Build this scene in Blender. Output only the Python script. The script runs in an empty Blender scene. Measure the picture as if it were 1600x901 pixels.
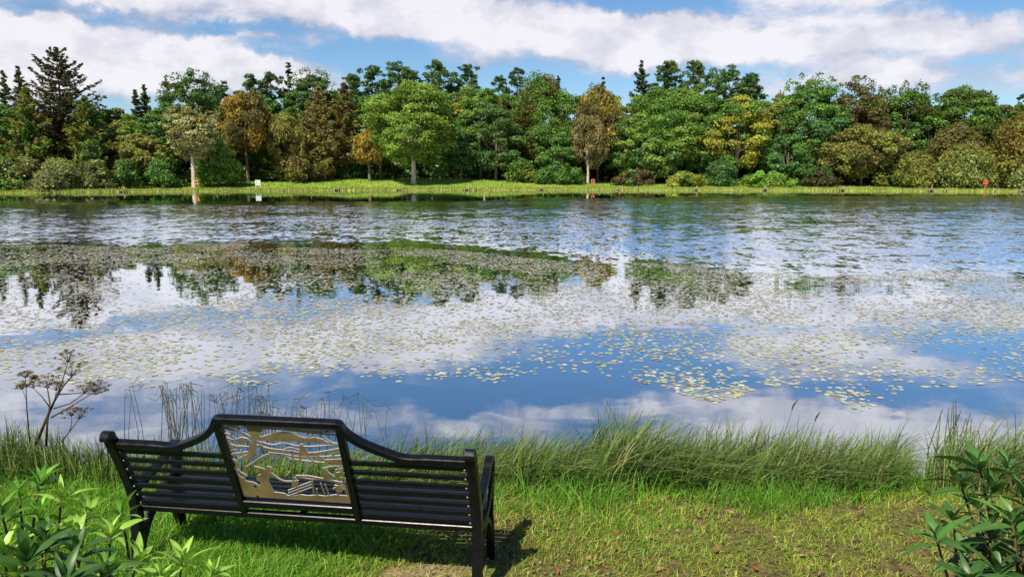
import bpy, math, random
import numpy as np
from mathutils import Vector
rng = np.random.default_rng(7); random.seed(7)
SC = bpy.context.scene
COL = SC.collection
R = math.radians

# ------------------------------------------------------------------ camera, sky, sun, exposure
FPX, HZ, CAMZ = 1150.0, 274.0, 2.57           # focal length and horizon row in photo pixels (1600 wide), eye height over the water
PITCH = math.atan((450.5 - HZ) / FPX)
cam = bpy.data.cameras.new('camera'); cam.sensor_width = 36; cam.lens = 36 * FPX / 1600
cam.clip_start = 0.05; cam.clip_end = 6000
co = bpy.data.objects.new('camera', cam); COL.objects.link(co)
co.location = (0, 0, CAMZ); co.rotation_euler = (R(90) - PITCH, 0, 0)
SC.camera = co

SUN_EL, SUN_AZ = R(50), R(207)                # azimuth clockwise from +Y: from the left, a little behind the viewer
sdir = Vector((math.sin(SUN_AZ) * math.cos(SUN_EL), math.cos(SUN_AZ) * math.cos(SUN_EL), math.sin(SUN_EL)))
sl = bpy.data.lights.new('sun', 'SUN'); sl.energy = 4.1; sl.angle = R(0.53); sl.color = (1, .93, .80)
so = bpy.data.objects.new('sun', sl); COL.objects.link(so)
so.rotation_euler = (-sdir).to_track_quat('-Z', 'Y').to_euler()
so.location = (-40, -40, 60)

vs = SC.view_settings
vs.view_transform = 'Standard'; vs.look = 'None'; vs.gamma = 1; vs.use_curve_mapping = False
vs.exposure = 1.0

W = bpy.data.worlds.new('World'); SC.world = W; W.use_nodes = True


class NT:
    """tiny node-tree writer"""
    def __init__(s, nt):
        s.nt = nt; nt.nodes.clear()
    def n(s, typ, **kw):
        nd = s.nt.nodes.new(typ)
        for k, v in kw.items(): setattr(nd, k, v)
        return nd
    def put(s, sock, v):
        if hasattr(v, 'is_output'): s.nt.links.new(v, sock)
        elif v is not None: sock.default_value = v
    def m(s, op, a, b=None, c=None, clamp=False):
        nd = s.n('ShaderNodeMath', operation=op, use_clamp=clamp)
        for i, v in enumerate((a, b, c)): s.put(nd.inputs[i], v)
        return nd.outputs[0]
    def vm(s, op, a, b=None, sc=None):
        nd = s.n('ShaderNodeVectorMath', operation=op)
        s.put(nd.inputs[0], a)
        if b is not None: s.put(nd.inputs[1], b)
        if sc is not None: s.put(nd.inputs['Scale'], sc)
        return nd.outputs['Value'] if op in ('LENGTH', 'DOT_PRODUCT', 'DISTANCE') else nd.outputs[0]
    def mr(s, v, a, b, c=0.0, d=1.0, kind='SMOOTHSTEP'):
        nd = s.n('ShaderNodeMapRange', interpolation_type=kind)
        for i, x in enumerate((v, a, b, c, d)): s.put(nd.inputs[i], x)
        return nd.outputs[0]
    def mix(s, f, a, b, blend='MIX'):
        nd = s.n('ShaderNodeMix', data_type='RGBA', blend_type=blend)
        s.put(nd.inputs[0], f); s.put(nd.inputs[6], a); s.put(nd.inputs[7], b)
        return nd.outputs[2]
    def noise(s, vec, scale, detail=4, rough=.5, dist=0.0, dims='3D'):
        nd = s.n('ShaderNodeTexNoise', noise_dimensions=dims)
        s.put(nd.inputs['Vector'], vec); nd.inputs['Scale'].default_value = scale
        nd.inputs['Detail'].default_value = detail; nd.inputs['Roughness'].default_value = rough
        nd.inputs['Distortion'].default_value = dist
        return nd
    def comb(s, x, y, z=0.0):
        nd = s.n('ShaderNodeCombineXYZ')
        for i, v in enumerate((x, y, z)): s.put(nd.inputs[i], v)
        return nd.outputs[0]
    def link(s, a, b): s.nt.links.new(a, b)


def C4(c): return (c[0], c[1], c[2], 1)


def build_world():
    t = NT(W.node_tree)
    out = t.n('ShaderNodeOutputWorld'); bg = t.n('ShaderNodeBackground')
    sky = t.n('ShaderNodeTexSky', sky_type='NISHITA')
    sky.sun_disc = False; sky.sun_elevation = SUN_EL; sky.sun_rotation = SUN_AZ
    sky.air_density = 1.0; sky.dust_density = 0.3; sky.ozone_density = 2.0
    tc = t.n('ShaderNodeTexCoord')
    sp = t.n('ShaderNodeSeparateXYZ'); t.link(tc.outputs['Generated'], sp.inputs[0])
    x, y, z = sp.outputs
    az = t.m('MULTIPLY', t.m('ARCTAN2', x, y), 57.29578)
    el = t.m('MULTIPLY', t.m('ARCSINE', z), 57.29578)
    P = t.comb(az, el)
    w1 = t.noise(tc.outputs['Generated'], 9.0, 5, .6)
    w2 = t.noise(tc.outputs['Generated'], 34.0, 4, .6)
    off = t.vm('MULTIPLY', t.vm('SUBTRACT', w1.outputs['Color'], (.5, .5, .5)), (7, 3.0, 0))
    off2 = t.vm('MULTIPLY', t.vm('SUBTRACT', w2.outputs['Color'], (.5, .5, .5)), (2.6, 1.5, 0))
    Pw = t.vm('ADD', t.vm('ADD', P, off), off2)

    def blob(px, py, rx, ry, s, mirrored=False):
        # a cloud bank given by the photo row it stands at (mirrored: by the row of its reflection)
        e = math.degrees(math.atan((450.5 - py) / FPX) - PITCH)
        if mirrored: e = -e
        a = math.degrees(math.atan((px - 800) / FPX))
        k = 57.3 / FPX
        d = t.vm('LENGTH', t.vm('MULTIPLY', t.vm('SUBTRACT', Pw, (a, e, 0)), (1 / (rx * k), 1 / (ry * k), 0)))
        return t.m('MULTIPLY', t.mr(d, 1.25, .35), s)
    B = [(150, 100, 200, 38, 1.25), (300, 128, 140, 34, 1.0), (450, 130, 130, 24, .9), (20, 150, 120, 60, .8),
         (290, -4, 330, 26, .95), (560, 4, 170, 34, .95), (-60, 8, 120, 14, .5),
         (760, 45, 210, 46, 1.0), (620, 40, 150, 26, .6), (960, 60, 220, 34, .95), (1200, 36, 110, 36, .6), (1130, 88, 200, 24, .62),
         (1380, 95, 170, 38, .9), (1500, 145, 260, 22, .8), (1250, 130, 200, 24, .7), (1340, 20, 90, 40, .55), (1000, 150, 150, 22, .5),
         (-300, 90, 160, 50, .8), (90, 44, 190, 13, -.9), (330, 62, 150, 13, -.8), (430, 92, 130, 14, -.5), (1000, 8, 90, 13, -.6), (1165, 52, 60, 13, -.6), (1260, 72, 60, 12, -.4), (1570, 45, 70, 22, -.7), (1900, 90, 260, 60, .9), (720, -30, 300, 20, .5)]
    M = [(170, 450, 330, 90, 1.1), (240, 550, 380, 60, .8), (620, 520, 230, 50, .9), (930, 500, 160, 45, .8), (880, 440, 200, 30, .6),
         (750, 668, 190, 34, .85), (560, 640, 120, 26, .5), (960, 640, 120, 22, .6), (1220, 628, 220, 46, 1.1), (1300, 540, 210, 36, .9), (1290, 690, 330, 48, 1.1),
         (1560, 645, 220, 60, 1.1), (700, 590, 120, 14, .25), (60, 640, 150, 40, .45), (1080, 470, 230, 40, .9), (1450, 470, 190, 30, .6),
         (300, 640, 230, 56, .62), (-300, 560, 260, 120, .8), (1950, 560, 260, 100, .8), (-100, 760, 300, 60, .5), (800, 800, 300, 50, .6)]
    cov = None
    for b in B: v = blob(*b[:4], b[4] * (1.3 if b[0] > 1000 else 1.05)); cov = v if cov is None else t.m('ADD', cov, v)
    for b in M: cov = t.m('ADD', cov, blob(*b[:4], b[4] * 1.4, mirrored=True))
    # the rest of the sky: broken cloud overhead and behind
    gen = t.noise(tc.outputs['Generated'], 2.6, 6, .58)
    ahead = t.m('MULTIPLY', t.mr(t.m('ABSOLUTE', az), 46, 62), 1.0)
    high = t.mr(el, 25, 34)
    rest = t.m('MAXIMUM', ahead, high)
    cov = t.m('ADD', cov, t.m('MULTIPLY', rest, t.mr(gen.outputs['Fac'], .46, .62, 0, .9)))
    fine = t.noise(t.vm('MULTIPLY', tc.outputs['Generated'], (1, 1, 2.6)), 13.0, 9, .66)
    cov = t.m('ADD', cov, t.m('MULTIPLY', t.m('SUBTRACT', fine.outputs['Fac'], .5), 2.6))
    a = t.mr(cov, .26, 1.6)
    # cloud colour: sunlit tops, lavender-grey thin and lower parts
    dens = t.mr(cov, .6, 1.9)
    shade = t.noise(t.vm('ADD', t.vm('MULTIPLY', tc.outputs['Generated'], (1, 1, 1.6)), (3.3, 1.2, .8)), 13.0, 6, .6)
    lum = t.m('ADD', t.m('MULTIPLY', dens, .55), t.mr(shade.outputs['Fac'], .36, .64, 0, .55), clamp=True)
    cc = t.mix(lum, C4((3.1, 3.2, 4.1)), C4((6.4, 6.2, 6.5)))
    hs = t.n('ShaderNodeHueSaturation'); hs.inputs['Saturation'].default_value = 1.12; hs.inputs['Value'].default_value = 1.0
    t.link(sky.outputs[0], hs.inputs['Color'])
    base = t.mix(1.0, hs.outputs[0], C4((.60, .72, .82)), 'MULTIPLY')
    fin = t.mix(t.m('MULTIPLY', a, .92), base, cc)
    # nothing but dark ground below the horizon
    t.link(fin, bg.inputs['Color']); bg.inputs['Strength'].default_value = 0.075
    t.link(bg.outputs[0], out.inputs[0])


build_world()


# ------------------------------------------------------------------ mesh helpers
def mesh(name, V, F, mats=(), col=None, mi=None, smooth=False):
    """V (n,3), F (m,k) int array -> mesh data"""
    V = np.asarray(V, np.float32); F = np.asarray(F, np.int32)
    me = bpy.data.meshes.new(name)
    me.vertices.add(len(V)); me.vertices.foreach_set('co', V.ravel())
    m, k = F.shape
    me.loops.add(m * k); me.loops.foreach_set('vertex_index', F.ravel())
    me.polygons.add(m)
    me.polygons.foreach_set('loop_start', np.arange(0, m * k, k, dtype=np.int32))
    me.polygons.foreach_set('loop_total', np.full(m, k, np.int32))
    if mi is not None: me.polygons.foreach_set('material_index', np.asarray(mi, np.int32))
    me.polygons.foreach_set('use_smooth', np.full(m, bool(smooth)))
    if col is not None:
        at = me.attributes.new('Col', 'FLOAT_COLOR', 'POINT')
        c = np.ones((len(V), 4), np.float32); c[:, :3] = col
        at.data.foreach_set('color', c.ravel())
    for x in mats: me.materials.append(x)
    me.update(calc_edges=True); me.validate()
    return me


def obj(name, me, parent=None, loc=None):
    o = bpy.data.objects.new(name, me); COL.objects.link(o)
    if parent is not None: o.parent = parent
    if loc is not None: o.location = loc
    return o


def tag(o, label=None, cat=None, group=None, kind=None):
    if label: o['label'] = label
    if cat: o['category'] = cat
    if group: o['group'] = group
    if kind: o['kind'] = kind
    return o


def empty(name, loc, label, cat, group=None, rz=0):
    o = bpy.data.objects.new(name, None); COL.objects.link(o)
    o.location = loc; o.rotation_euler = (0, 0, rz); o.empty_display_size = .2
    return tag(o, label, cat, group)


def copy_tree(o, parent=None):
    c = o.copy(); COL.objects.link(c); c.parent = parent
    for ch in list(o.children): copy_tree(ch, c)
    return c


class MB:
    """collects quads"""
    def __init__(s): s.V = []; s.F = []; s.M = []
    def quads(s, V, F, m=0):
        b = len(s.V); s.V += [tuple(v) for v in V]
        for f in F:
            f = tuple(i + b for i in f)
            if len(f) == 3: f = f + (f[2],)
            s.F.append(f); s.M.append(m)
    def box(s, c, d, m=0):
        x, y, z = c; a, b, h = d[0] / 2, d[1] / 2, d[2] / 2
        V = [(x + i * a, y + j * b, z + k * h) for k in (-1, 1) for j in (-1, 1) for i in (-1, 1)]
        s.quads(V, [(0, 2, 3, 1), (4, 5, 7, 6), (0, 1, 5, 4), (2, 6, 7, 3), (0, 4, 6, 2), (1, 3, 7, 5)], m)
    def tube(s, pts, rad, n=6, m=0, cap=True):
        pts = [Vector(p) for p in pts]
        if not hasattr(rad, '__len__'): rad = [rad] * len(pts)
        V = []; prev = None
        for i, p in enumerate(pts):
            d = (pts[min(i + 1, len(pts) - 1)] - pts[max(i - 1, 0)]).normalized()
            if prev is None:
                a = d.orthogonal().normalized()
            else:
                a = prev - d * prev.dot(d)
                a = a.normalized() if a.length > 1e-6 else d.orthogonal().normalized()
            prev = a; b = d.cross(a)
            for j in range(n):
                t = 2 * math.pi * j / n
                V.append(p + (a * math.cos(t) + b * math.sin(t)) * rad[i])
        F = []
        for i in range(len(pts) - 1):
            for j in range(n):
                k = (j + 1) % n
                F.append((i * n + j, i * n + k, (i + 1) * n + k, (i + 1) * n + j))
        if cap:
            V.append(pts[0]); V.append(pts[-1]); a = len(V) - 2
            for j in range(n):
                k = (j + 1) % n
                F.append((a, k, j)); F.append((a + 1, (len(pts) - 1) * n + j, (len(pts) - 1) * n + k))
        s.quads(V, F, m)
    def strip(s, pts, wu, th, u0=0, m=0, close=False):
        """rectangular bar swept along a polyline in the (y,z) plane; wu = width along x, th = thickness in the plane"""
        n = len(pts)
        if not hasattr(th, '__len__'): th = [th] * n
        V = []
        for i in range(n):
            a = pts[max(i - 1, 0)]; b = pts[min(i + 1, n - 1)]
            dx, dy = b[0] - a[0], b[1] - a[1]; L = math.hypot(dx, dy) or 1
            nx, ny = -dy / L * th[i] / 2, dx / L * th[i] / 2
            y, z = pts[i]
            bev = min(.25 * th[i], .004)
            V += [(u0 - wu / 2 + bev, y + nx, z + ny), (u0 + wu / 2 - bev, y + nx, z + ny), (u0 + wu / 2, y + nx * .6, z + ny * .6), (u0 + wu / 2, y - nx * .6, z - ny * .6),
                  (u0 + wu / 2 - bev, y - nx, z - ny), (u0 - wu / 2 + bev, y - nx, z - ny), (u0 - wu / 2, y - nx * .6, z - ny * .6), (u0 - wu / 2, y + nx * .6, z + ny * .6)]
        F = []
        for i in range(n - 1):
            for j in range(8):
                k = (j + 1) % 8
                F.append((i * 8 + j, (i + 1) * 8 + j, (i + 1) * 8 + k, i * 8 + k))
        for o, rev in ((0, False), ((n - 1) * 8, True)):
            for q in ((0, 1, 2, 7), (7, 2, 3, 6), (6, 3, 4, 5)):
                f = tuple(o + i for i in q); F.append(f if not rev else f[::-1])
        s.quads(V, F, m)
    def build(s, name, mats, parent=None, smooth=False, loc=None):
        mats = mats if isinstance(mats, (list, tuple)) else [mats]
        me = bpy.data.meshes.new(name)
        me.from_pydata(s.V, [], [f if f[2] != f[3] else f[:3] for f in s.F])
        for x in mats: me.materials.append(x)
        me.polygons.foreach_set('material_index', s.M)
        me.polygons.foreach_set('use_smooth', [smooth] * len(me.polygons))
        me.update()
        return obj(name, me, parent, loc)


# ------------------------------------------------------------------ materials
def mat(name):
    m = bpy.data.materials.new(name); m.use_nodes = True
    t = NT(m.node_tree); out = t.n('ShaderNodeOutputMaterial')
    return m, t, out


def principled(t, out, base, rough=.5, spec=.5, metal=0.0, normal=None):
    p = t.n('ShaderNodeBsdfPrincipled')
    t.put(p.inputs['Base Color'], base); t.put(p.inputs['Roughness'], rough)
    t.put(p.inputs['Specular IOR Level'], spec); t.put(p.inputs['Metallic'], metal)
    if normal is not None: t.link(normal, p.inputs['Normal'])
    if out is not None: t.link(p.outputs[0], out.inputs[0])
    return p


def bump(t, h, strength, dist):
    b = t.n('ShaderNodeBump'); b.inputs['Strength'].default_value = strength; b.inputs['Distance'].default_value = dist
    t.link(h, b.inputs['Height']); return b.outputs[0]


def foliage_mat(name, trans=.35, rough=.55, spec=.25, vary=None):
    m, t, out = mat(name)
    at = t.n('ShaderNodeAttribute', attribute_name='Col')
    c = at.outputs['Color']
    if vary:
        tc = t.n('ShaderNodeTexCoord')
        nz = t.noise(tc.outputs['Object'], vary, 3, .6)
        c = t.mix(1.0, c, t.mix(nz.outputs['Fac'], C4((.55, .6, .5)), C4((1.4, 1.35, 1.3))), 'MULTIPLY')
    p = principled(t, None, c, rough, spec)
    tr = t.n('ShaderNodeBsdfTranslucent')
    t.link(t.mix(1.0, c, C4((1.25, 1.2, .55)), 'MULTIPLY'), tr.inputs[0])
    mx = t.n('ShaderNodeMixShader'); mx.inputs[0].default_value = trans
    t.link(p.outputs[0], mx.inputs[1]); t.link(tr.outputs[0], mx.inputs[2]); t.link(mx.outputs[0], out.inputs[0])
    return m


M_TREE = foliage_mat('tree_leaves', .45, .6, .2)
M_GRASS = foliage_mat('grass_blades', .35, .5, .3)
M_SEDGE = foliage_mat('sedge_blades', .3, .5, .3)
M_RHODO = foliage_mat('rhododendron_leaves', .3, .42, .4, 26)
M_DRY = foliage_mat('dry_leaf', .15, .8, .1, 60)


def bark_mat(name, a, b, scale=2.2):
    m, t, out = mat(name)
    tc = t.n('ShaderNodeTexCoord')
    nz = t.noise(t.vm('MULTIPLY', tc.outputs['Object'], (2.5, 2.5, .7)), scale, 6, .65)
    c = t.mix(t.mr(nz.outputs['Fac'], .35, .65), C4(a), C4(b))
    principled(t, out, c, .85, .2, normal=bump(t, nz.outputs['Fac'], .6, .05))
    return m


M_BARK = bark_mat('brown_bark', (.07, .055, .04), (.17, .13, .095))
M_PALEBARK = bark_mat('pale_bark', (.28, .22, .16), (.50, .41, .31))
M_PINEBARK = bark_mat('pine_bark', (.10, .065, .045), (.24, .14, .085))
M_TWIG = bark_mat('green_brown_stem', (.045, .04, .015), (.13, .095, .04), 20)
M_DRYSTEM = bark_mat('dry_brown_stem', (.035, .022, .012), (.10, .065, .03), 30)


def simple(name, c, rough=.5, spec=.5, metal=0.0, vary=.25, scale=8, bmp=.0):
    m, t, out = mat(name)
    tc = t.n('ShaderNodeTexCoord')
    nz = t.noise(tc.outputs['Object'], scale, 5, .6)
    lo = tuple(x * (1 - vary) for x in c); hi = tuple(min(1, x * (1 + vary)) for x in c)
    principled(t, out, t.mix(t.mr(nz.outputs['Fac'], .3, .7), C4(lo), C4(hi)),
               t.mr(nz.outputs['Fac'], .3, .7, rough * .85, rough * 1.15), spec, metal,
               bump(t, nz.outputs['Fac'], bmp, .004) if bmp else None)
    return m


M_IRON = simple('black_painted_iron', (.0045, .0045, .006), .32, .32, 0, .3, 30, .15)
M_WOOD = simple('weathered_post_wood', (.22, .16, .11), .85, .2, 0, .4, 9)
M_WHITE = simple('white_sign_paint', (.50, .51, .48), .5, .4, 0, .06, 4)
M_GREY = simple('grey_sign_print', (.30, .33, .33), .6, .3, 0, .3, 22)
M_ORANGE = simple('orange_lifebuoy_plastic', (.55, .11, .03), .45, .4, 0, .12, 6)
M_RED = simple('red_lifebuoy_plastic', (.62, .035, .025), .45, .4, 0, .12, 6)
M_BOLT = simple('zinc_bolt', (.22, .21, .20), .4, .5, .8, .2, 60)


def plate_mat():
    m, t, out = mat('bronzed_steel_plate')
    tc = t.n('ShaderNodeTexCoord')
    n1 = t.noise(tc.outputs['Object'], 7, 5, .6); n2 = t.noise(tc.outputs['Object'], 60, 4, .6)
    c = t.mix(t.mr(n1.outputs['Fac'], .35, .65), C4((.15, .11, .048)), C4((.25, .18, .08)))
    c = t.mix(t.mr(n2.outputs['Fac'], .6, .72, 0, .5), c, C4((.06, .04, .025)))
    principled(t, out, c, .55, .4, .25)
    return m


M_PLATE = plate_mat()
M_EDGE = simple('sunlit_cut_steel_edge', (.62, .58, .52), .35, .5, .55, .15, 50)  # cut edges coloured pale for the sunlight they catch


# ------------------------------------------------------------------ terrain, water
def smooth(a, b, x):
    t = np.clip((x - a) / (b - a), 0, 1); return t * t * (3 - 2 * t)


def vnoise(x, y, s, seed=0):
    """cheap value noise, vectorised"""
    x = np.asarray(x, float) * s + seed * 17.3; y = np.asarray(y, float) * s + seed * 9.1
    xi = np.floor(x); yi = np.floor(y); fx = x - xi; fy = y - yi
    fx = fx * fx * (3 - 2 * fx); fy = fy * fy * (3 - 2 * fy)
    def h(a, b):
        v = np.sin(a * 127.1 + b * 311.7 + seed * 74.7) * 43758.5453
        return v - np.floor(v)
    return (h(xi, yi) * (1 - fx) + h(xi + 1, yi) * fx) * (1 - fy) + (h(xi, yi + 1) * (1 - fx) + h(xi + 1, yi + 1) * fx) * fy


def shore_near(x): return 6.15 + .12 * np.sin(np.asarray(x) * 1.1 + .5) + .08 * np.sin(np.asarray(x) * 2.7) + .004 * np.asarray(x) ** 2
def shore_far(x):
    x = np.asarray(x, float)
    return 130 - np.where(x < 0, .0042, .0020) * np.minimum(np.abs(x), 130) ** 2 + .5 * np.sin(x * .13) + .25 * np.sin(x * .41)


def height(x, y):
    x = np.asarray(x, float); y = np.asarray(y, float)
    sn = y - shore_near(x); sf = shore_far(x) - y; ss = 160 - np.abs(x)
    near = .30 - .30 * smooth(-1.25, -.05, sn) + .012 * (vnoise(x, y, 2.2, 1) - .5) * 2 + .010 * (vnoise(x, y, 7, 2) - .5) * 2
    near = near + np.clip(-(y + 2) * .03, 0, 3)
    t = -sf
    bx = .55 + 1.15 * np.exp(-((x + 18) / 40) ** 2)
    far = .22 * smooth(-.1, 1.4, t) + bx * smooth(1, 24, t) + .02 * np.clip(t - 30, 0, 200) + .08 * (vnoise(x, y, .25, 3) - .5)
    side = .6 * smooth(0, 4, -ss)
    depth = -np.minimum(.45 * np.minimum(np.minimum(sn, sf), ss), 1.3)
    z = np.where(sn < 0, near, np.where(sf < 0, far, np.where(ss < 0, side, depth)))
    return z


def at_px(px, Y):
    return (px - 800) / FPX * Y            # world x at distance Y (pitch is small enough to ignore for placing far things)


def at(px, py, Y):
    """point at ground distance Y seen at a photo pixel"""
    u = (px - 800) / FPX; v = (450.5 - py) / FPX
    d = Vector((u, math.cos(PITCH) + v * math.sin(PITCH), -math.sin(PITCH) + v * math.cos(PITCH)))
    k = Y / d.y
    return Vector((d.x * k, Y, CAMZ + d.z * k))


def grid_axis(fine0, fine1, step, lo, hi, g=1.25):
    a = list(np.arange(fine0, fine1 + 1e-6, step)); s = step
    while a[-1] < hi: s = min(s * g, 400); a.append(a[-1] + s)
    s = step
    while a[0] > lo: s = min(s * g, 400); a.insert(0, a[0] - s)
    return np.array(a)


def ground_mat():
    m, t, out = mat('bank_soil_and_turf')
    g = t.n('ShaderNodeNewGeometry'); P = g.outputs['Position']
    sp = t.n('ShaderNodeSeparateXYZ'); t.link(P, sp.inputs[0])
    n1 = t.noise(P, 1.6, 6, .6); n2 = t.noise(P, 14, 6, .65); n3 = t.noise(P, 55, 4, .6)
    soil = t.mix(t.mr(n2.outputs['Fac'], .35, .65), C4((.055, .034, .018)), C4((.17, .105, .06)))
    moss = t.mix(t.mr(n3.outputs['Fac'], .35, .65), C4((.045, .06, .012)), C4((.15, .15, .035)))
    c = t.mix(t.mr(t.m('ADD', t.m('MULTIPLY', n1.outputs['Fac'], .5), t.m('MULTIPLY', n2.outputs['Fac'], .5)), .42, .56), soil, moss)
    # worn pinkish-brown patches where feet rest
    patch = None
    for (px, py, rx, ry) in ((-.50, 3.98, .32, .10), (-1.35, 4.12, .26, .10), (.95, 3.55, .35, .15), (1.75, 3.75, .35, .14)):
        d = t.vm('LENGTH', t.vm('MULTIPLY', t.vm('SUBTRACT', P, (px, py, 0)), (1 / rx, 1 / ry, 0)))
        v = t.mr(t.m('ADD', d, t.m('MULTIPLY', t.m('SUBTRACT', n2.outputs['Fac'], .5), 1.2)), 1.15, .6)
        patch = v if patch is None else t.m('MAXIMUM', patch, v)
    bare = t.mix(t.mr(n3.outputs['Fac'], .3, .7), C4((.22, .135, .085)), C4((.36, .25, .17)))
    c = t.mix(t.m('MULTIPLY', patch, .6), c, bare)
    # far bank meadow, yellower near the water; dark leaf litter under the wood
    f1 = t.noise(P, .12, 5, .6); f2 = t.noise(P, .9, 5, .65)
    mead = t.mix(t.mr(f1.outputs['Fac'], .35, .65), C4((.15, .26, .025)), C4((.26, .31, .05)))
    mead = t.mix(t.mr(f2.outputs['Fac'], .45, .7, 0, .6), mead, C4((.09, .13, .02)))
    c = t.mix(t.mr(sp.outputs[1], 20, 40, kind='LINEAR'), c, mead)
    # lake bed
    c = t.mix(t.mr(sp.outputs[2], .03, -.12), c, C4((.035, .032, .018)))
    h = t.m('ADD', t.m('MULTIPLY', n2.outputs['Fac'], .6), t.m('MULTIPLY', n3.outputs['Fac'], .4))
    principled(t, out, c, .95, .1, normal=bump(t, h, .8, .03))
    return m


def build_ground():
    xs = grid_axis(-7, 7, .07, -2500, 2500); ys = grid_axis(1.0, 8.0, .07, -600, 3500)
    # keep the far shore resolved
    ys = np.unique(np.concatenate([ys, np.arange(60, 190, 1.0)]))
    xs = np.unique(np.concatenate([xs, np.arange(-150, 150, 3.0)]))
    X, Y = np.meshgrid(xs, ys); Z = height(X, Y)
    V = np.stack([X, Y, Z], -1).reshape(-1, 3)
    nx, ny = len(xs), len(ys)
    i = np.arange(nx * ny).reshape(ny, nx)
    F = np.stack([i[:-1, :-1], i[:-1, 1:], i[1:, 1:], i[1:, :-1]], -1).reshape(-1, 4)
    o = obj('ground', mesh('ground', V, F, [ground_mat()], smooth=True))
    o['kind'] = 'structure'


def water_mat():
    m, t, out = mat('lake_water')
    g = t.n('ShaderNodeNewGeometry'); P = g.outputs['Position']
    sp = t.n('ShaderNodeSeparateXYZ'); t.link(P, sp.inputs[0]); x, y, z = sp.outputs
    # wind: a ruffled belt beyond the lily field, calm under the far bank, streaks of breeze across the calm
    edge = t.noise(t.vm('MULTIPLY', P, (.03, .16, 0)), 1.0, 4, .6)
    e = t.m('MULTIPLY', t.m('SUBTRACT', edge.outputs['Fac'], .5), 16)
    inner = t.m('ADD', t.m('SUBTRACT', 27.0, t.mr(x, -6, 9, 0, 8.5)), t.m('MULTIPLY', e, .35))
    rise = t.mr(t.m('ADD', t.m('SUBTRACT', y, inner), t.m('MULTIPLY', e, .4)), -2.5, 6.0)
    fall = t.mr(t.m('ADD', t.m('SUBTRACT', y, t.mr(x, -30, 40, 66, 92)), e), 10, -8)
    streak = t.noise(t.vm('MULTIPLY', P, (.018, .30, 0)), 1.0, 3, .55)
    st = t.m('MULTIPLY', t.mr(streak.outputs['Fac'], .60, .68), t.mr(y, 58, 74))
    patchy = t.noise(t.vm('MULTIPLY', P, (.05, .09, 0)), 1.0, 4, .6)
    amp = t.m('ADD', t.m('MULTIPLY', t.m('MULTIPLY', rise, fall), t.mr(patchy.outputs['Fac'], .32, .62, .6, 1.0)), t.m('MULTIPLY', st, .6))
    amp = t.m('MULTIPLY', amp, .24)
    w1 = t.noise(t.vm('MULTIPLY', P, (6.2, 3.2, 0)), 1.0, 3, .62)
    w2 = t.noise(t.vm('MULTIPLY', P, (1.2, 1.1, 0)), 1.0, 2, .5)
    sl = t.vm('ADD', t.vm('MULTIPLY', t.vm('SUBTRACT', w1.outputs['Color'], (.5, .5, .5)), (1.0, 1.6, 0)),
              t.vm('MULTIPLY', t.vm('SUBTRACT', w2.outputs['Color'], (.5, .5, .5)), (.3, 1.0, 0)))
    # wave faces turned away from a low eye are hidden behind the crests: what shows is the near faces
    s3 = t.n('ShaderNodeSeparateXYZ'); t.link(sl, s3.inputs[0])
    sl = t.comb(s3.outputs[0], t.m('SUBTRACT', t.m('MULTIPLY', s3.outputs[1], 1.0), .27), 0.0)
    calm1 = t.noise(t.vm('MULTIPLY', P, (1, 1.6, 0)), 2.2, 3, .5)
    calm = t.vm('MULTIPLY', t.vm('SUBTRACT', calm1.outputs['Color'], (.5, .5, .5)), (.010, .016, 0))
    nv = t.vm('ADD', t.vm('ADD', t.vm('SCALE', sl, sc=amp), calm), (0, 0, 1))
    N = t.vm('NORMALIZE', nv)
    gl = t.n('ShaderNodeBsdfGlossy'); gl.inputs['Roughness'].default_value = .015
    gl.inputs['Color'].default_value = (.92, .96, 1.0, 1); t.link(N, gl.inputs['Normal'])
    body = t.n('ShaderNodeBsdfDiffuse'); body.inputs[0].default_value = (.010, .016, .010, 1)
    fr = t.n('ShaderNodeFresnel'); fr.inputs['IOR'].default_value = 1.33
    fac = t.mr(fr.outputs[0], .02, .45, .55, .97, 'LINEAR')
    mx = t.n('ShaderNodeMixShader'); t.link(fac, mx.inputs[0])
    t.link(body.outputs[0], mx.inputs[1]); t.link(gl.outputs[0], mx.inputs[2]); t.link(mx.outputs[0], out.inputs[0])
    return m


def build_water():
    V = [(-165, 4.9, 0), (165, 4.9, 0), (165, 136, 0), (-165, 136, 0)]
    o = obj('water', mesh('water', V, [(0, 1, 2, 3)], [water_mat()])); o['kind'] = 'structure'


build_ground(); build_water()


# ------------------------------------------------------------------ trees
def leafquads(P, N, size, aspect=1.5, droop=None):
    """one diamond-ish leaf clump per point; returns verts, faces"""
    n = len(P)
    r = rng.normal(size=(n, 3))
    if droop is not None: r = droop + .35 * r
    a = r - N * (r * N).sum(1, keepdims=True); a /= np.linalg.norm(a, axis=1, keepdims=True) + 1e-9
    b = np.cross(N, a)
    s = size[:, None]
    k = rng.uniform(.65, 1.25, (n, 4, 1))
    ca = P + a * s * aspect * .5 * k[:, 0]; cb = P + b * s * .5 * k[:, 1]
    cc = P - a * s * aspect * .5 * k[:, 2]; cd = P - b * s * .5 * k[:, 3]
    cb = cb + a * s * rng.uniform(-.3, .3, (n, 1)); cd = cd + a * s * rng.uniform(-.3, .3, (n, 1))
    V = np.stack([ca, cb, cc, cd], 1).reshape(-1, 3)
    return V, np.arange(4 * n).reshape(n, 4)


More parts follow.
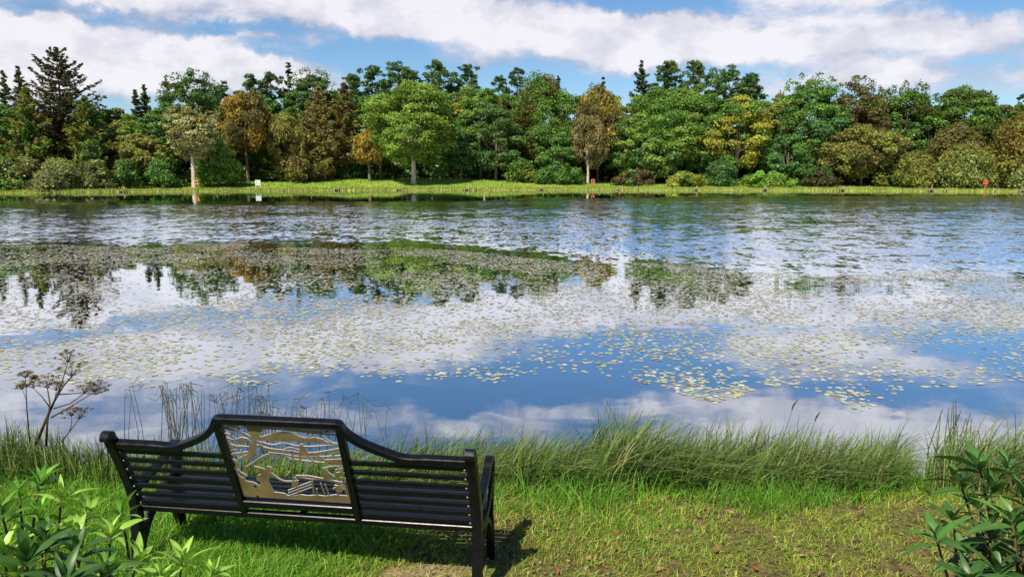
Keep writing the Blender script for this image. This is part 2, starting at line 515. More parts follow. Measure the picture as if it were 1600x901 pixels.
def lobe_leaves(lobes, size, aspect=1.5, droop=None, jitter=.7, cvar=.28):
    """lobes: list of (centre, radii, count, colour)"""
    Vs, Cs = [], []
    for c, r, n, col in lobes:
        d = rng.normal(size=(n, 3)); flip = rng.uniform(0, 1, n) < .6; d[flip, 2] = np.abs(d[flip, 2]); d /= np.linalg.norm(d, axis=1, keepdims=True)
        rad = np.clip(rng.normal(.86, .2, (n, 1)), .2, 1.25)
        P = np.array(c) + d * np.array(r) * rad
        N = d + rng.normal(size=(n, 3)) * jitter; N[:, 2] += .5; N /= np.linalg.norm(N, axis=1, keepdims=True)
        V, _ = leafquads(P, N, size * rng.uniform(.6, 1.35, n), aspect, droop)
        lob = np.array(col) * rng.uniform(.8, 1.22)
        cc = lob * (1 + rng.normal(0, cvar, (n, 1))).clip(.4, 1.8)
        cc = cc * (1 + rng.normal(0, .08, (n, 3)))
        Vs.append(V); Cs.append(np.repeat(cc.clip(.004, .6), 4, 0))
    V = np.concatenate(Vs); Cc = np.concatenate(Cs)
    return V, np.arange(len(V)).reshape(-1, 4), Cc


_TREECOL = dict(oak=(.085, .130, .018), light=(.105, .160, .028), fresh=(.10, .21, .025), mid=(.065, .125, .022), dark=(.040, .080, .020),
             blue=(.050, .105, .030), pine=(.038, .075, .026), palepine=(.062, .105, .028), spruce=(.045, .058, .024), khaki=(.125, .12, .035),  # the two pine greens are plain needle colours, mixed at random
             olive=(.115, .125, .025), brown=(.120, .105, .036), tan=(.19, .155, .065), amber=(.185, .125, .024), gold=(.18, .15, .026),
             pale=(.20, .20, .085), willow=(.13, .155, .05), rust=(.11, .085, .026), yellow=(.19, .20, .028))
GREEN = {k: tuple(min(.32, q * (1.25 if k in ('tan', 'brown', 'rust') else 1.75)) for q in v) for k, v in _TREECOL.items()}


def broad(root, H, Wd, col, col2=None, cb=.2, trunk=M_BARK, tr=.28, dens=1.0, size=.31, droop=None, nl=None, ragged=.0, lean=0, squash=1.0):
    """broadleaf: crown from cb*H up"""
    ch = H * (1 - cb); cz = H * cb + ch / 2
    nl = int((nl or int(26 + Wd * 2.0)) * 2.0)
    lobes = []; ends = []; ph = rng.uniform(0, 6.28, 6)
    for i in range(nl):
        d = rng.normal(size=3); d /= np.linalg.norm(d)
        q = rng.uniform(.45, 1.0) ** .5
        lr = rng.uniform(.07, .155) * Wd * (1 - .2 * q)
        zz = d[2] * q
        taper = 1.0 - .28 * max(zz, 0)
        az_ = math.atan2(d[1], d[0]); q *= 1 + .13 * math.sin(2 * az_ + ph[0] + 2 * zz) + .12 * math.sin(3 * az_ + ph[1] - 3 * zz) - .05
        c = (d[0] * q * (Wd / 2 - lr * .55) * taper + lean * zz, d[1] * q * (Wd / 2 - lr * .55) * taper, cz + zz * (ch / 2 - lr * .45))
        n = int(135 * dens * (lr / 1.0) ** 1.6 + 30)
        kk = rng.uniform()
        base = np.array(col) if (col2 is None or kk < .6) else np.array(col2)
        rz = lr * (.62 if droop is None else 1.25)
        lobes.append((c, (lr * 1.08, lr * 1.08, rz * squash), n, base)); ends.append(c)
    for i in range(int(nl * ragged)):     # thin sprays standing out of the outline
        a = rng.uniform(0, 2 * math.pi); zz = rng.uniform(.2, 1.0); q = math.sqrt(max(0, 1 - zz * zz))
        c = (math.cos(a) * q * Wd * .5, math.sin(a) * q * Wd * .5, cz + zz * ch * .52)
        lobes.append((c, (.5, .5, .7), 16, np.array(col)))
    V, F, Cc = lobe_leaves(lobes, size if droop is None else size * .8, 1.5 if droop is None else 2.1, droop)
    obj('crown', mesh('crown', V, F, [M_TREE], Cc), root)
    mb = MB(); top = Vector((lean * .3, 0, cz + ch * .2))
    pts = [Vector((0, 0, -.2)), Vector((0, 0, .3)), Vector((rng.normal(0, .06), rng.normal(0, .06), H * cb * .6)), Vector((rng.normal(0, .12), 0, H * cb + ch * .2)), top]
    mb.tube(pts, [tr * 1.5, tr * 1.12, tr * .95, tr * .75, tr * .2], 7)
    for c in ends[::5]:
        z0 = rng.uniform(.1, .45) * ch + H * cb
        p0 = Vector((0, 0, min(z0, c[2]))); p1 = Vector(c); mid = (p0 + p1) / 2 + Vector((0, 0, -.25))
        mb.tube([p0, mid, p1], [tr * .38, tr * .25, tr * .08], 4, cap=False)
    mb.build('trunk', trunk, root, True)


def branch_tree(root, H, Wd, col, col2, tr=.25, z0=.12, levels=30, open_=1.0, power=.85, trunk=M_PINEBARK, up=.18, size=.34, top_bare=0.0, hang=.35):
    """spruce or larch: whorls of branches along a straight stem"""
    mb = MB()
    mb.tube([(0, 0, -.2), (0, 0, H * .3), (0, 0, H * .7), (0, 0, H)], [tr * 1.2, tr * .85, tr * .45, .03], 6)
    Ps, Ns, Cs, Ds = [], [], [], []
    for i in range(levels):
        f = i / (levels - 1); z = H * (z0 + (1 - z0) * f * .985)
        L = Wd / 2 * (1 - f) ** power * rng.uniform(.85, 1.1) + .25
        nb = max(4, int(5 + 3 * (1 - f)))
        a0 = rng.uniform(0, 6.28)
        for j in range(nb):
            a = a0 + 2 * math.pi * j / nb + rng.normal(0, .25); l = L * rng.uniform(.55, 1.15); zj = z + rng.uniform(-.8, .8) * H * (1 - z0) / levels
            dz0 = up * (f * 1.4 - .35)
            pts = []
            for s in np.linspace(0, 1, 5):
                pts.append(Vector((math.cos(a) * l * s, math.sin(a) * l * s, zj + l * (dz0 * s - .16 * s * (1 - s) * 2 + .16 * s * s))))
            mb.tube(pts, [tr * .22 * (1 - f) + .035, .05, .04, .03, .015], 3, cap=False)
            n = int((12 + l * 12) * open_)
            s = rng.uniform(.12, 1.02, n); k = s * 4; ki = np.minimum(k.astype(int), 3); fr = (k - ki)[:, None]
            arr = np.array([list(p) for p in pts]); P = arr[ki] * (1 - fr) + arr[ki + 1] * fr
            side = np.array([-math.sin(a), math.cos(a), 0])
            P = P + side * (rng.normal(0, 1, (n, 1)) * (.10 + .13 * l * (1.05 - s))[:, None])
            P[:, 2] -= np.abs(rng.normal(0, hang, n)) * np.minimum(1, .3 + (1 - f))
            N = rng.normal(size=(n, 3)) * .6; N[:, 2] += 1; N /= np.linalg.norm(N, axis=1, keepdims=True)
            c = np.array(col) if rng.uniform() < .62 else np.array(col2)
            cc = c * (1 + rng.normal(0, .25, (n, 1))).clip(.4, 1.8)
            Ps.append(P); Ns.append(N); Cs.append(cc); Ds.append(np.tile([math.cos(a), math.sin(a), -.25], (n, 1)))
    P = np.concatenate(Ps); N = np.concatenate(Ns); Cc = np.concatenate(Cs); D = np.concatenate(Ds)
    V, F = leafquads(P, N, size * rng.uniform(.6, 1.3, len(P)), 2.0, D)
    obj('crown', mesh('crown', V, F, [M_TREE], np.repeat(Cc.clip(.004, .6), 4, 0)), root)
    mb.build('trunk', trunk, root, True)


def pine(root, H, Wd, col, col2, cb=.58, tr=.24, n=13, flat=.55, lean=0.0, top=1.0):
    """scots pine: bare reddish stem, clumps of needles at limb ends"""
    n = int(n * 2.1)
    mb = MB(); lobes = []
    tip = Vector((lean, 0, H * .97))
    mb.tube([(0, 0, -.2), (lean * .2, 0, H * .35), (lean * .55, 0, H * .7), tip], [tr * 1.15, tr * .9, tr * .65, .06], 6)
    for i in range(n):
        f = (i + rng.uniform(.1, .9)) / n
        z = H * (cb + (1 - cb) * f)
        rr = Wd / 2 * (math.sin(math.pi * min(1, .28 + f * .68)) ** .7) * rng.uniform(.3, 1.05) * top
        a = i * 2.4 + rng.uniform(-.4, .4)
        lr = rng.uniform(.6, 1.2) * Wd / 11.0
        c = Vector((math.cos(a) * max(rr - lr, .1) + lean * (z / H), math.sin(a) * max(rr - lr, .1), z - lr * .2))
        p0 = Vector((lean * (z / H) * .8, 0, z - max(rr, .4) * .55))
        mb.tube([p0, (p0 + c) / 2 + Vector((0, 0, -.2)), c], [tr * .35, tr * .22, .04], 4, cap=False)
        for q in range(4):
            o = rng.normal(0, lr * .75, 3); o[2] *= .5
            lobes.append((np.array(c) + o, (lr * .7, lr * .7, lr * flat * .8), int(40 * max(lr, .7) ** 1.3), col if rng.uniform() < .6 else col2))
    V, F, Cc = lobe_leaves(lobes, .30, 2.4, None, .9)
    obj('crown', mesh('crown', V, F, [M_TREE], Cc), root)
    mb.build('trunk', M_PINEBARK, root, True)


def bush(root, H, Wd, col, col2=None, size=.29, dens=1.0, depth=None):
    lobes = []
    nl = int((12 + Wd * 2.2) * 1.5); bph = rng.uniform(0, 6.28, 3)
    for i in range(nl):
        a = rng.uniform(0, 2 * math.pi); zz = rng.uniform(.05, 1); q = math.sqrt(max(.02, 1 - zz * zz)) * rng.uniform(.5, 1)
        q *= 1 + .22 * math.sin(2 * a + bph[0]) + .18 * math.sin(3 * a + bph[1] + 3 * zz); zz *= 1 - .22 * (.5 + .5 * math.sin(2 * a + bph[2]))
        lr = rng.uniform(.10, .21) * min(Wd, H * 1.6)
        c = (math.cos(a) * q * max(Wd / 2 - lr * .7, .2), math.sin(a) * q * max((depth or Wd) / 2 - lr * .7, .2), max(lr * .4, zz * (H - lr * .8)))
        lobes.append((c, (lr, lr, lr * .85), int(105 * dens * max(lr, .5) ** 1.5 + 24), np.array(col) if (col2 is None or rng.uniform() < .65) else np.array(col2)))
    V, F, Cc = lobe_leaves(lobes, size, 1.5)
    V[:, 2] = np.maximum(V[:, 2], .02)
    obj('crown', mesh('crown', V, F, [M_TREE], Cc), root)
    mb = MB()
    for i in range(5):
        a = rng.uniform(0, 6.28); r = rng.uniform(.1, .3) * Wd
        mb.tube([(0, 0, -.1), (math.cos(a) * r * .5, math.sin(a) * r * .5, H * .35), (math.cos(a) * r, math.sin(a) * r, H * .7)], [.1, .07, .03], 5, cap=False)
    mb.build('stems', M_BARK, root, True)


G = GREEN


def place(px, top, wpx, off):
    """base point on the far bank, height and width in metres"""
    Y = 130.0 + off
    for _ in range(5): Y = float(shore_far(at_px(px, Y))) + off
    X = at_px(px, Y); z = float(height(X, Y))
    H = at(px, top, Y).z - z
    return (X, Y, z - .05), H, wpx / FPX * Y


def tree(kind, px, top, wpx, off, label, cat='tree', group=None, **kw):
    loc, H, Wd = place(px, top, wpx, off)
    name = {'broad': 'broadleaf_tree', 'spruce': 'spruce_tree', 'pine': 'pine_tree', 'bush': 'bush'}[kind]
    root = empty(name, loc, label, cat, group, 0)
    if kind == 'broad': Wd *= 1.2
    if kind == 'pine': Wd *= 1.75
    if kind == 'spruce': Wd *= 1.35
    {'broad': broad, 'spruce': branch_tree, 'pine': pine, 'bush': bush}[kind](root, H, Wd, **kw)
    return root


DR = np.array([0, 0, -1.0])
# --- tall conifers and pines standing behind the front row
tree('spruce', -6, 118, 62, 34, 'dark conifer cut off by the left end of the wood', col=G['spruce'], col2=G['dark'], levels=24)
tree('spruce', 30, 112, 34, 36, 'narrow dark spruce, thinner of the two spires left of the great open conifer', col=G['spruce'], col2=G['dark'], levels=24, power=.7)
tree('spruce', 53, 106, 48, 33, 'dark spruce spire nearest to the left of the great open conifer', col=G['spruce'], col2=G['pine'], levels=25)
tree('spruce', 113, 74, 138, 24, 'great open grey-brown conifer with layered upswept boughs, tallest tree of the wood', col=(.060, .055, .026), col2=(.085, .085, .030), levels=30, power=.62, up=.42, open_=1.15, tr=.34, z0=.10, hang=.28)
tree('spruce', 228, 143, 34, 36, 'small dark spruce, left one of the twin spires between open conifer and bushy fir', col=G['spruce'], col2=G['dark'], levels=20, open_=1.4)
tree('spruce', 241, 134, 38, 38, 'small dark spruce, taller right one of the twin spires', col=G['spruce'], col2=G['dark'], levels=20, open_=1.4)
tree('spruce', 275, 124, 36, 36, 'half-bare grey spruce with thin twigs leaning against the bushy fir', col=(.05, .05, .05), col2=(.06, .065, .05), levels=24, open_=.45, up=.5)
tree('broad', 313, 111, 80, 30, 'bushy dark green fir behind the pale maple', col=G['dark'], col2=G['palepine'], cb=.35, ragged=.6, dens=1.1, size=.28)
tree('pine', 358, 133, 34, 34, 'small dark pine between the bushy fir and the amber tree', col=G['pine'], col2=G['dark'])
tree('pine', 405, 120, 44, 36, 'dark pine top rising behind the amber tree', col=G['pine'], col2=G['palepine'])
tree('pine', 434, 114, 40, 38, 'thin dark pine just left of the brown spruce spike', col=G['pine'], col2=G['spruce'])
tree('spruce', 462, 99, 42, 36, 'brownish spruce spike overtopping the pines left of centre', col=(.055, .042, .022), col2=G['spruce'], levels=24)
tree('broad', 497, 111, 66, 32, 'round-topped dark green pine right of the brown spruce spike', col=G['palepine'], col2=G['pine'], cb=.5, ragged=.5, size=.28, squash=.75)
tree('pine', 556, 117, 44, 34, 'mid green pine left of the twin pines behind the oak', col=G['palepine'], col2=G['pine'], n=15)
tree('pine', 588, 106, 46, 36, 'left one of the twin tall pines behind the oak', col=G['pine'], col2=G['palepine'], n=14)
tree('pine', 627, 101, 52, 38, 'right one of the twin tall pines behind the oak, showing bare stem', col=G['pine'], col2=G['palepine'], n=14, cb=.66)
tree('pine', 690, 97, 48, 36, 'tall dark pine just right above the oak crown', col=G['pine'], col2=G['palepine'], n=14)
tree('pine', 726, 104, 44, 38, 'dark pine partner leaning right beside the tall pine above the oak', col=G['pine'], col2=G['palepine'], n=13, lean=1.2)
tree('pine', 780, 119, 32, 36, 'small pine peeping above the trees right of the oak', col=G['pine'], col2=G['palepine'], n=10)
tree('pine', 808, 107, 36, 36, 'dark lone pine left of the tall olive-brown tree', col=G['pine'], col2=G['spruce'], n=12)
tree('spruce', 870, 120, 30, 34, 'thin twiggy larch top behind the olive-brown tree', col=(.07, .065, .03), col2=G['spruce'], open_=.6)
tree('spruce', 938, 124, 36, 32, 'small rusty spruce tip above the golden-brown tree', col=G['rust'], col2=G['spruce'], levels=22, open_=1.3)
tree('spruce', 996, 98, 60, 34, 'dense dark spruce, leftmost of the tall group right of centre', col=G['pine'], col2=G['spruce'], levels=26, open_=1.6, power=.75)
tree('pine', 1035, 95, 46, 36, 'dark pine between the dense spruce and the column-shaped pine', col=G['pine'], col2=G['palepine'], n=15)
tree('pine', 1078, 96, 40, 36, 'column-shaped dark pine with full foliage right of centre', col=G['palepine'], col2=G['pine'], n=20, cb=.5, flat=.8)
tree('pine', 1124, 109, 60, 35, 'broad-topped pine left half of the umbrella pair', col=G['palepine'], col2=G['pine'], n=15, cb=.62)
tree('pine', 1154, 117, 50, 36, 'open-branched pine right half of the umbrella pair', col=G['pine'], col2=G['spruce'], n=13, cb=.62, lean=.8)
tree('pine', 1600, 134, 40, 34, 'dark pine at the right end of the wood', col=G['pine'], col2=G['dark'], n=14)
tree('spruce', 1572, 148, 20, 34, 'thin bare twiggy spire near the right end of the wood', col=(.06, .06, .04), col2=G['spruce'], open_=.4, levels=18)

# --- front rows of broadleaf trees
tree('broad', 14, 160, 90, 24, 'dark green tree filling the left edge of the wood', col=G['mid'], col2=G['dark'], cb=.15)
tree('spruce', 62, 138, 78, 18, 'khaki green drooping conifer in front of the left spires', col=G['khaki'], col2=G['mid'], levels=24, open_=1.5, z0=.15)
tree('spruce', 150, 150, 86, 17, 'olive drooping conifer under the right boughs of the great open conifer', col=G['olive'], col2=G['dark'], levels=22, open_=1.5)
tree('broad', 178, 158, 60, 26, 'green round crown right of the great open conifer', col=G['mid'], col2=G['light'], cb=.2)
tree('broad', 210, 178, 66, 22, 'yellow-green tree below the twin spruce spires', col=G['olive'], col2=G['light'], cb=.2)
tree('broad', 248, 176, 56, 20, 'mid green tree between yellow-green tree and pale maple', col=G['mid'], col2=G['blue'], cb=.15)
tree('broad', 232, 205, 70, 14, 'low yellowish tree with khaki twigs above the left willows', col=G['olive'], col2=G['khaki'], cb=.12)
tree('broad', 308, 166, 70, 7, 'pale cream-leaved maple with long bare pinkish trunk and a lifebuoy', col=G['pale'], col2=G['khaki'], cb=.33, trunk=M_PALEBARK, tr=.36, dens=.75, ragged=.3)
tree('broad', 362, 165, 54, 24, 'dark green tree in the gap between pale maple and amber tree', col=G['dark'], col2=G['mid'], cb=.15)
tree('broad', 392, 143, 82, 20, 'amber orange beech with browning lower boughs', col=G['amber'], col2=G['brown'], cb=.28, droop=DR)
tree('broad', 432, 148, 50, 26, 'blue-green tree squeezed right of the amber beech', col=G['blue'], col2=G['mid'], cb=.2)
tree('broad', 452, 178, 64, 19, 'drooping olive-khaki tree in front of the brown spruce spike', col=G['khaki'], col2=G['olive'], cb=.25, droop=DR)
tree('spruce', 506, 134, 82, 22, 'tan-topped larch with bare stems under its crown', col=G['tan'], col2=G['khaki'], levels=24, z0=.3, open_=1.2, hang=.5)
tree('spruce', 545, 128, 70, 24, 'pinkish brown larch with green layers, left of the pale green ash', col=(.16, .11, .06), col2=G['olive'], levels=26, z0=.2, open_=1.3, hang=.4)
tree('spruce', 480, 200, 90, 18, 'weeping tan-green larch hanging low at the meadow edge', col=G['khaki'], col2=G['tan'], levels=20, z0=.2, open_=1.4, hang=.6)
tree('broad', 597, 138, 56, 24, 'pale green ash touching the left side of the oak', col=G['fresh'], col2=G['light'], cb=.2)
tree('broad', 580, 203, 50, 17, 'small golden-leaved tree left below the oak', col=G['gold'], col2=G['amber'], cb=.3, droop=DR)
tree('broad', 648, 124, 116, 12, 'large bright green oak alone on the meadow with pale stout trunk', col=G['oak'], col2=G['light'], cb=.13, trunk=M_PALEBARK, tr=.5, dens=1.15, nl=70)
tree('broad', 712, 140, 60, 26, 'mid green tree with an orange patch right behind the oak', col=G['mid'], col2=G['gold'], cb=.2)
tree('broad', 752, 127, 76, 24, 'broad mid green tree between oak and the light green pear-shaped tree', col=G['mid'], col2=G['light'], cb=.15)
tree('broad', 775, 160, 72, 18, 'light green pear-shaped tree leafy almost to the grass', col=(.115, .165, .05), col2=G['blue'], cb=.1)
tree('broad', 722, 190, 60, 20, 'blue-green low tree in the shade right of the oak', col=G['blue'], col2=G['dark'], cb=.15)
tree('broad', 846, 120, 100, 22, 'tall olive-brown tree leaning a little over its green neighbours', col=(.12, .105, .022), col2=G['mid'], cb=.12, droop=DR)
tree('broad', 870, 190, 70, 17, 'green low tree before the olive-brown tree', col=G['mid'], col2=G['blue'], cb=.08)
tree('broad', 932, 138, 80, 22, 'golden-brown tree turning in autumn right of the olive-brown tree', col=G['brown'], col2=G['gold'], cb=.25, droop=DR, size=.30)
tree('broad', 917, 178, 58, 15, 'weeping tan tree hanging over the red lifebuoy', col=G['tan'], col2=G['brown'], cb=.22, droop=DR, trunk=M_PALEBARK)
tree('broad', 974, 176, 62, 20, 'light green tree below the dense dark spruce', col=G['light'], col2=G['blue'], cb=.1, trunk=M_PALEBARK)
tree('broad', 1040, 131, 130, 24, 'wide light green oak below the tall conifer group', col=G['light'], col2=G['mid'], cb=.12, nl=64)
tree('broad', 1020, 195, 80, 18, 'light-leaved low oak standing before the wide oak', col=G['light'], col2=G['blue'], cb=.06)
tree('broad', 1092, 158, 66, 22, 'dark green tree between the wide oak and yellow-green maple', col=G['mid'], col2=G['dark'], cb=.1)
tree('broad', 1146, 150, 92, 20, 'yellow-green maple below the umbrella pines', col=G['yellow'], col2=G['mid'], cb=.1)
tree('broad', 1205, 146, 70, 22, 'olive-green tree left of the poplar', col=G['olive'], col2=G['light'], cb=.12)
tree('broad', 1254, 119, 98, 22, 'upright green poplar with ragged top', col=G['mid'], col2=G['blue'], cb=.08, ragged=.7, nl=58)
tree('broad', 1225, 205, 70, 17, 'blue-green low tree at the foot of the poplar', col=G['blue'], col2=G['mid'], cb=.04)
tree('broad', 1322, 124, 80, 22, 'rusty brown birch right of the poplar', col=G['brown'], col2=(.10, .09, .03), cb=.15, ragged=.6, dens=.75)
tree('broad', 1340, 192, 110, 16, 'olive birch with thin white trunk in front of the brown birch', col=G['olive'], col2=G['brown'], cb=.1, trunk=M_PALEBARK, tr=.14)
tree('broad', 1402, 132, 86, 26, 'green tree with thin feathery top right of the brown birch', col=(.085, .12, .02), col2=G['mid'], cb=.15, ragged=.8, dens=.7)
tree('broad', 1440, 178, 70, 22, 'dark green tree with a pale slanting limb', col=G['dark'], col2=G['mid'], cb=.15)
tree('broad', 1490, 129, 108, 26, 'round deep green oak on the right of the wood', col=(.075, .12, .018), col2=G['mid'], cb=.15, nl=56)
tree('broad', 1550, 158, 70, 28, 'brownish green tree behind the golden sallow', col=G['brown'], col2=G['dark'], cb=.1)

for px, top, w in ((90, 165, 70), (150, 172, 70), (200, 165, 60), (262, 160, 60), (340, 150, 60), (378, 158, 60), (420, 150, 60), (475, 142, 60), (530, 138, 60), (566, 140, 60),
                   (616, 136, 60), (690, 140, 60), (732, 134, 60), (800, 138, 70), (895, 140, 60), (960, 150, 60), (1000, 150, 70), (1100, 142, 60), (1128, 150, 60), (1180, 148, 60), (1215, 142, 60),
                   (1290, 146, 70), (1352, 148, 70), (1378, 152, 60), (1440, 150, 70), (1530, 152, 70), (1575, 160, 60)):
    k = rng.integers(0, 4)
    tree('broad', px, top + rng.uniform(-5, 6), w, 31 + rng.uniform(-2, 3), 'green tree crowded into the wood behind the front row', group='trees crowded behind the front row',
         col=[G['mid'], G['light'], G['olive'], G['mid']][k], col2=G['mid'], cb=.08, dens=.8)

# --- waterside bushes and undergrowth
tree('bush', 12, 238, 76, 6, 'willow bush at the left edge of the far bank', 'bush', col=G['willow'], col2=G['mid'])
tree('bush', 55, 244, 56, 7, 'reddish-tinged small willow, second from the left', 'bush', col=(.13, .115, .045), col2=G['willow'])
tree('bush', 96, 243, 84, 5, 'roundest grey-green willow bush on the left bank', 'bush', col=G['willow'], col2=(.15, .16, .065))
tree('bush', 157, 246, 66, 6, 'grey-green willow bush right of the roundest one', 'bush', col=(.12, .135, .05), col2=G['willow'])
tree('bush', 152, 210, 50, 13, 'light green shrub rising behind the left willows', 'bush', col=(.12, .18, .05), col2=G['mid'])
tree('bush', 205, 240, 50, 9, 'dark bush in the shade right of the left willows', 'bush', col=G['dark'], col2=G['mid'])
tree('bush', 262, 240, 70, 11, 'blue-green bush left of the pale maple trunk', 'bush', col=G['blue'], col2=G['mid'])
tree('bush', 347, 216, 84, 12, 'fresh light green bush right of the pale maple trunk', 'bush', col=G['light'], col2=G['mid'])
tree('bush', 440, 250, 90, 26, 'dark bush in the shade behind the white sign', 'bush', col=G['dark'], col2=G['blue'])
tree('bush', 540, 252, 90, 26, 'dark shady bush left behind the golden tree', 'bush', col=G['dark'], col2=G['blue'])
tree('bush', 812, 240, 60, 16, 'olive green bush right of the light pear-shaped tree', 'bush', col=G['mid'], col2=G['olive'])
tree('bush', 868, 248, 80, 14, 'dark green bush left of the red lifebuoy', 'bush', col=G['mid'], col2=G['blue'])
tree('bush', 990, 262, 70, 13, 'low bracken-brown bush right of the red lifebuoy', 'bush', col=(.12, .09, .045), col2=G['mid'])
tree('bush', 1066, 266, 70, 10, 'low yellow-green bush below the wide light oak', 'bush', col=G['yellow'], col2=G['light'])
tree('bush', 1120, 248, 66, 14, 'dark green bush between the two low bright bushes', 'bush', col=G['dark'], col2=G['blue'])
tree('bush', 1195, 264, 90, 9, 'low vivid green bush at the foot of the poplar', 'bush', col=G['fresh'], col2=G['light'])
tree('bush', 1275, 255, 70, 13, 'dark brownish bush right of the vivid green bush', 'bush', col=(.07, .065, .025), col2=G['dark'])
tree('bush', 1388, 248, 70, 15, 'dark bush in the hollow left of the right sallows', 'bush', col=G['dark'], col2=G['olive'])
tree('bush', 1428, 232, 76, 8, 'olive sallow bush, leftmost of the right-hand sallows', 'bush', col=G['olive'], col2=(.15, .145, .04))
tree('bush', 1480, 192, 110, 13, 'tall olive sallow with rusty top behind the light sallow', 'bush', col=(.13, .12, .03), col2=G['brown'])
tree('bush', 1494, 222, 96, 7, 'light grey-green sallow in the middle of the right-hand bushes', 'bush', col=G['willow'], col2=G['olive'])
tree('bush', 1574, 170, 120, 9, 'golden-olive sallow filling the right end of the bank', 'bush', col=(.16, .125, .028), col2=G['olive'])
tree('bush', 1600, 250, 60, 4, 'small grey-green bush at the right edge of the bank', 'bush', col=G['willow'], col2=G['olive'])


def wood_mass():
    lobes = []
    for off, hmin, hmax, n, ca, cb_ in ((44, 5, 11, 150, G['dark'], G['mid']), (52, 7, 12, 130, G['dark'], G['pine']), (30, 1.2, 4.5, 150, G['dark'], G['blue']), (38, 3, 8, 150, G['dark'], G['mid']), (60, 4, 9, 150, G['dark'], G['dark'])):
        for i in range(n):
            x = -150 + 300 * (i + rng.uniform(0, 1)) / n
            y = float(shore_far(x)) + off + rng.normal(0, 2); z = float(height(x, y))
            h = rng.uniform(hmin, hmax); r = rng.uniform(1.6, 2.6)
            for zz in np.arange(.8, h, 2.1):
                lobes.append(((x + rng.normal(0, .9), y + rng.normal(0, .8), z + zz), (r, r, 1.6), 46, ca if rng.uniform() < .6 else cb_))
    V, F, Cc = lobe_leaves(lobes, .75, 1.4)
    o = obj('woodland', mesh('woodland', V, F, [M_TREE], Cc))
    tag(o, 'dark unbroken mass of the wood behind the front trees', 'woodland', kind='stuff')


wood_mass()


# ------------------------------------------------------------------ far bank: reeds, posts, sign, lifebuoys
def blades(P, L, lean, width, col, seg=3, curve=1.0, tipcol=None):
    """P (n,3) roots, L lengths, lean (n,2) horizontal lean as a fraction of L at the tip; strips of quads tapering to the tip"""
    n = len(P)
    t = np.linspace(0, 1, seg + 1)
    lv = np.linalg.norm(lean, axis=1, keepdims=True) + 1e-6
    ang = rng.uniform(0, 2 * math.pi, n)
    sx = np.stack([np.cos(ang), np.sin(ang), np.zeros(n)], 1)
    Vs = np.zeros((n, seg + 1, 2, 3), np.float32)
    for i, s in enumerate(t):
        hx = lean * (L * (s ** (1 + curve)))[:, None]
        k = np.clip(1 - .5 * (lv[:, 0] * s ** curve) ** 2, -.2, 1)
        z = L * s * np.clip(1 - .42 * (lv[:, 0] ** 1.4) * s ** 1.3, -.5, 1)
        c = np.concatenate([P[:, :2] + hx, (P[:, 2] + z)[:, None]], 1)
        w = (width * (1 - s) ** .6 * .5 + width * .04)[:, None]
        Vs[:, i, 0] = c - sx * w; Vs[:, i, 1] = c + sx * w
    idx = np.arange(n * (seg + 1) * 2).reshape(n, seg + 1, 2)
    F = np.stack([idx[:, :-1, 0], idx[:, :-1, 1], idx[:, 1:, 1], idx[:, 1:, 0]], -1).reshape(-1, 4)
    Cc = np.repeat(col[:, None, :], (seg + 1) * 2, 1).reshape(n, seg + 1, 2, 3).copy()
    if tipcol is not None:
        Cc = Cc * (1 - t[None, :, None, None] ** 2) + tipcol[:, None, None, :] * t[None, :, None, None] ** 2
    return Vs.reshape(-1, 3), F, Cc.reshape(-1, 3)


def colours(n, palette, weights, var=.2):
    pal = np.array(palette); k = rng.choice(len(pal), n, p=np.array(weights) / sum(weights))
    return (pal[k] * (1 + rng.normal(0, var, (n, 1))).clip(.45, 1.7) * (1 + rng.normal(0, .06, (n, 3)))).clip(.004, .8)


def far_reeds():
    n = 26000
    x = rng.uniform(-105, 110, n); y = shore_far(x) + rng.uniform(-.25, 1.3, n) + np.abs(rng.normal(0, .5, n))
    keep = vnoise(x, y * 0, .35, 5) + .5 * vnoise(x, y * 0, 1.3, 6) > .35
    x, y = x[keep], y[keep]; n = len(x)
    P = np.stack([x, y, np.maximum(height(x, y), -.05)], 1)
    L = rng.uniform(.18, .5, n) * (.6 + .6 * vnoise(x, y * 0, .6, 7))
    V, F, Cc = blades(P, L, rng.normal(0, .18, (n, 2)), np.full(n, .11), colours(n, [(.30, .34, .06), (.38, .36, .13), (.20, .28, .04), (.15, .12, .05)], [4, 2.5, 3, .7]), 2)
    o = obj('reeds', mesh('reeds', V, F, [M_GRASS], Cc)); tag(o, 'fringe of yellow-green reeds along the far shore', 'reeds', kind='stuff')
    # rough tufts of the meadow
    n = 30000
    x = rng.uniform(-105, 110, n); t = rng.uniform(1, 24, n); y = shore_far(x) + t
    P = np.stack([x, y, height(x, y)], 1)
    V, F, Cc = blades(P, rng.uniform(.08, .25, n), rng.normal(0, .3, (n, 2)), np.full(n, .16), colours(n, [(.18, .30, .03), (.28, .34, .06), (.11, .20, .025)], [4, 2.5, 2.5]), 2)
    o = obj('meadow_grass', mesh('meadow_grass', V, F, [M_GRASS], Cc)); tag(o, 'sunlit meadow grass on the far bank below the wood', 'grass', kind='stuff')


far_reeds()


def shore_pt(px, off):
    Y = 130.0
    for _ in range(5): Y = float(shore_far(at_px(px, Y))) + off
    X = at_px(px, Y); return X, Y, float(height(X, Y))


